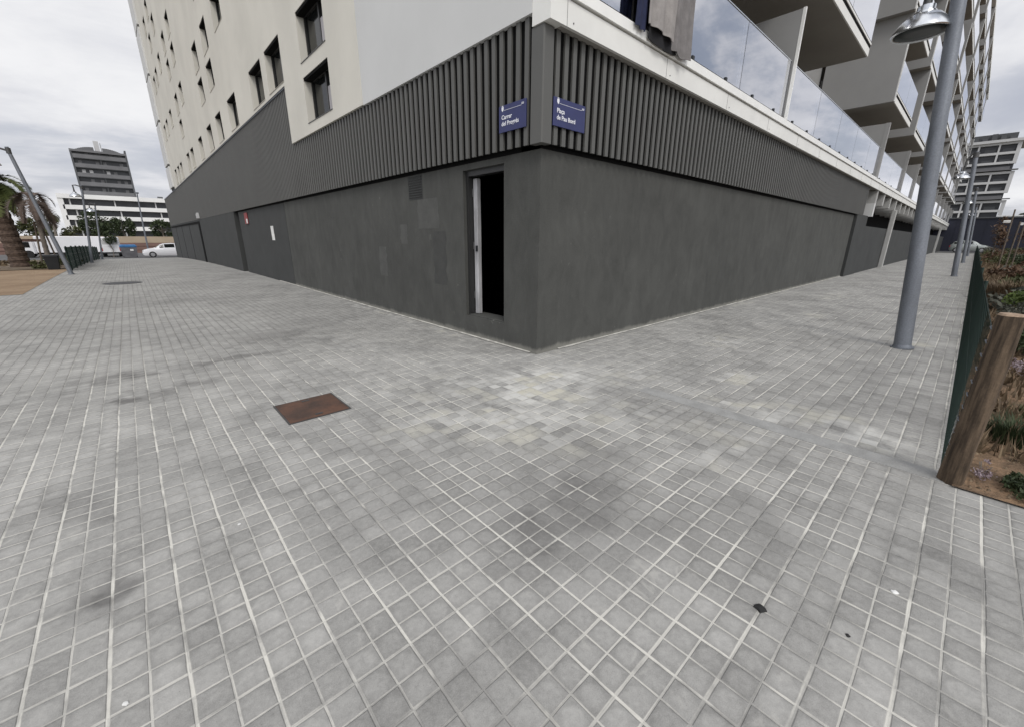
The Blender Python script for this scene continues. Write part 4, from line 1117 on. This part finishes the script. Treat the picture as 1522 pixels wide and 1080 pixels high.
b.build('plant_room', MT['tower_dark'], rr)

nv = empty('navy_shed', (85,0,0)); tag(nv, 'long low navy blue shed at the far end of the right pavement', 'shed')
b = MB(); b.box(0,20,-60,14,-.2,4.45); b.build('wall', MT['navy'], nv)
b = MB()
for q in range(50):
    y = 12-q*1.45; b.box(-.03,0,y,y+.08,0,4.3)
b.build('panel_ribs', MT['navy'], nv)
b = MB(); b.box(-.15,20.1,-60.1,14.1,4.45,4.62); b.build('roof', MT['tower_dark'], nv)
b = MB(); b.box(3,15,-7,-4.6,4.62,4.9); b.box(5,9,1,4,4.62,5.2); b.build('skylight', MT['white_far'], nv)

# ------------------------------------------------------------------ sky, sun
w = bpy.data.worlds.new('World'); scene.world = w; w.use_nodes = True
nt = NT(w.node_tree); bg = w.node_tree.nodes['Background']
sd = Vector((-.55,-1.0,1.15)).normalized()     # towards the sun behind the clouds
sky = nt.new('ShaderNodeTexSky', sky_type='NISHITA'); sky.sun_disc = False
sky.sun_elevation = math.asin(sd.z); sky.sun_rotation = math.atan2(sd.x, sd.y); sky.dust_density = 2.5
tc = nt.new('ShaderNodeTexCoord'); sp = nt.new('ShaderNodeSeparateXYZ'); nt.l.new(tc.outputs['Generated'], sp.inputs[0])
zz = nt.m('ADD', nt.m('MAXIMUM', sp.outputs[2], 0.0), .22)
cv = nt.new('ShaderNodeCombineXYZ'); nt.l.new(nt.m('DIVIDE', sp.outputs[0], zz), cv.inputs[0]); nt.l.new(nt.m('DIVIDE', sp.outputs[1], zz), cv.inputs[1])
mp = nt.new('ShaderNodeMapping'); nt.l.new(cv.outputs[0], mp.inputs[0]); mp.inputs['Rotation'].default_value = (0,0,R(38)); mp.inputs['Scale'].default_value = (.85,1.2,1); mp.inputs['Location'].default_value = (3.1,1.7,0)
n1 = nt.noise(mp.outputs[0], .85, 7, .56, .6); n2 = nt.noise(mp.outputs[0], 2.3, 6, .6, .4)
d = nt.m('MULTIPLY_ADD', nt.m('SUBTRACT', n2, .5), .45, n1)
f = nt.ramp(d, .26, .72)
dark, lite = (5.7,5.85,6.6,1), (9.8,9.8,9.95,1)
cl = nt.mix(f, dark, lite)
# the cloud layer is brightest round the hidden sun
vd = nt.new('ShaderNodeVectorMath', operation='DOT_PRODUCT'); nt.l.new(tc.outputs['Generated'], vd.inputs[0]); vd.inputs[1].default_value = sd
glow = nt.ramp(vd.outputs['Value'], .1, 1.0)
south = nt.ramp(sp.outputs[1], .1, -.5)
mul = nt.new('ShaderNodeVectorMath', operation='SCALE'); nt.l.new(cl, mul.inputs[0]); nt.put(mul.inputs['Scale'], nt.m('MULTIPLY_ADD', glow, .65, .94))
hole = nt.m('MULTIPLY', nt.ramp(nt.m('MULTIPLY_ADD', nt.m('SUBTRACT', n2, .5), .5, n1), .52, .40), nt.m('MULTIPLY_ADD', south, .42, .10))
cover = nt.m('SUBTRACT', .97, hole)
nt.l.new(nt.mix(cover, sky.outputs[0], mul.outputs[0]), bg.inputs[0])
bg.inputs[1].default_value = .1
sun = bpy.data.lights.new('sun', 'SUN'); sun.energy = 1.3; sun.angle = R(18); sun.color = (1,.97,.92)
so = bpy.data.objects.new('sun', sun); COL.objects.link(so); so.rotation_euler = sd.to_track_quat('Z','Y').to_euler(); so.location = (-10,-20,30)

# ------------------------------------------------------------------ camera
HD, PT, RO = .8302, .2983, .0062
fw = Vector((math.cos(HD)*math.cos(PT), math.sin(HD)*math.cos(PT), -math.sin(PT)))
r0 = Vector((math.sin(HD), -math.cos(HD), 0)); u0 = r0.cross(fw)
rt_ = r0*math.cos(RO)+u0*math.sin(RO); up_ = -r0*math.sin(RO)+u0*math.cos(RO)
cam = bpy.data.cameras.new('camera'); cam.sensor_width = 36; cam.lens = 602.3/1522*36; cam.clip_start = .05; cam.clip_end = 2000
co = bpy.data.objects.new('camera', cam); COL.objects.link(co)
M = Matrix((rt_, up_, -fw)).transposed().to_4x4(); M.translation = Vector((CX,CY,CZ)); co.matrix_world = M
scene.camera = co
scene.view_settings.view_transform = 'Standard'; scene.view_settings.look = 'None'; scene.view_settings.exposure = 0; scene.view_settings.gamma = 1
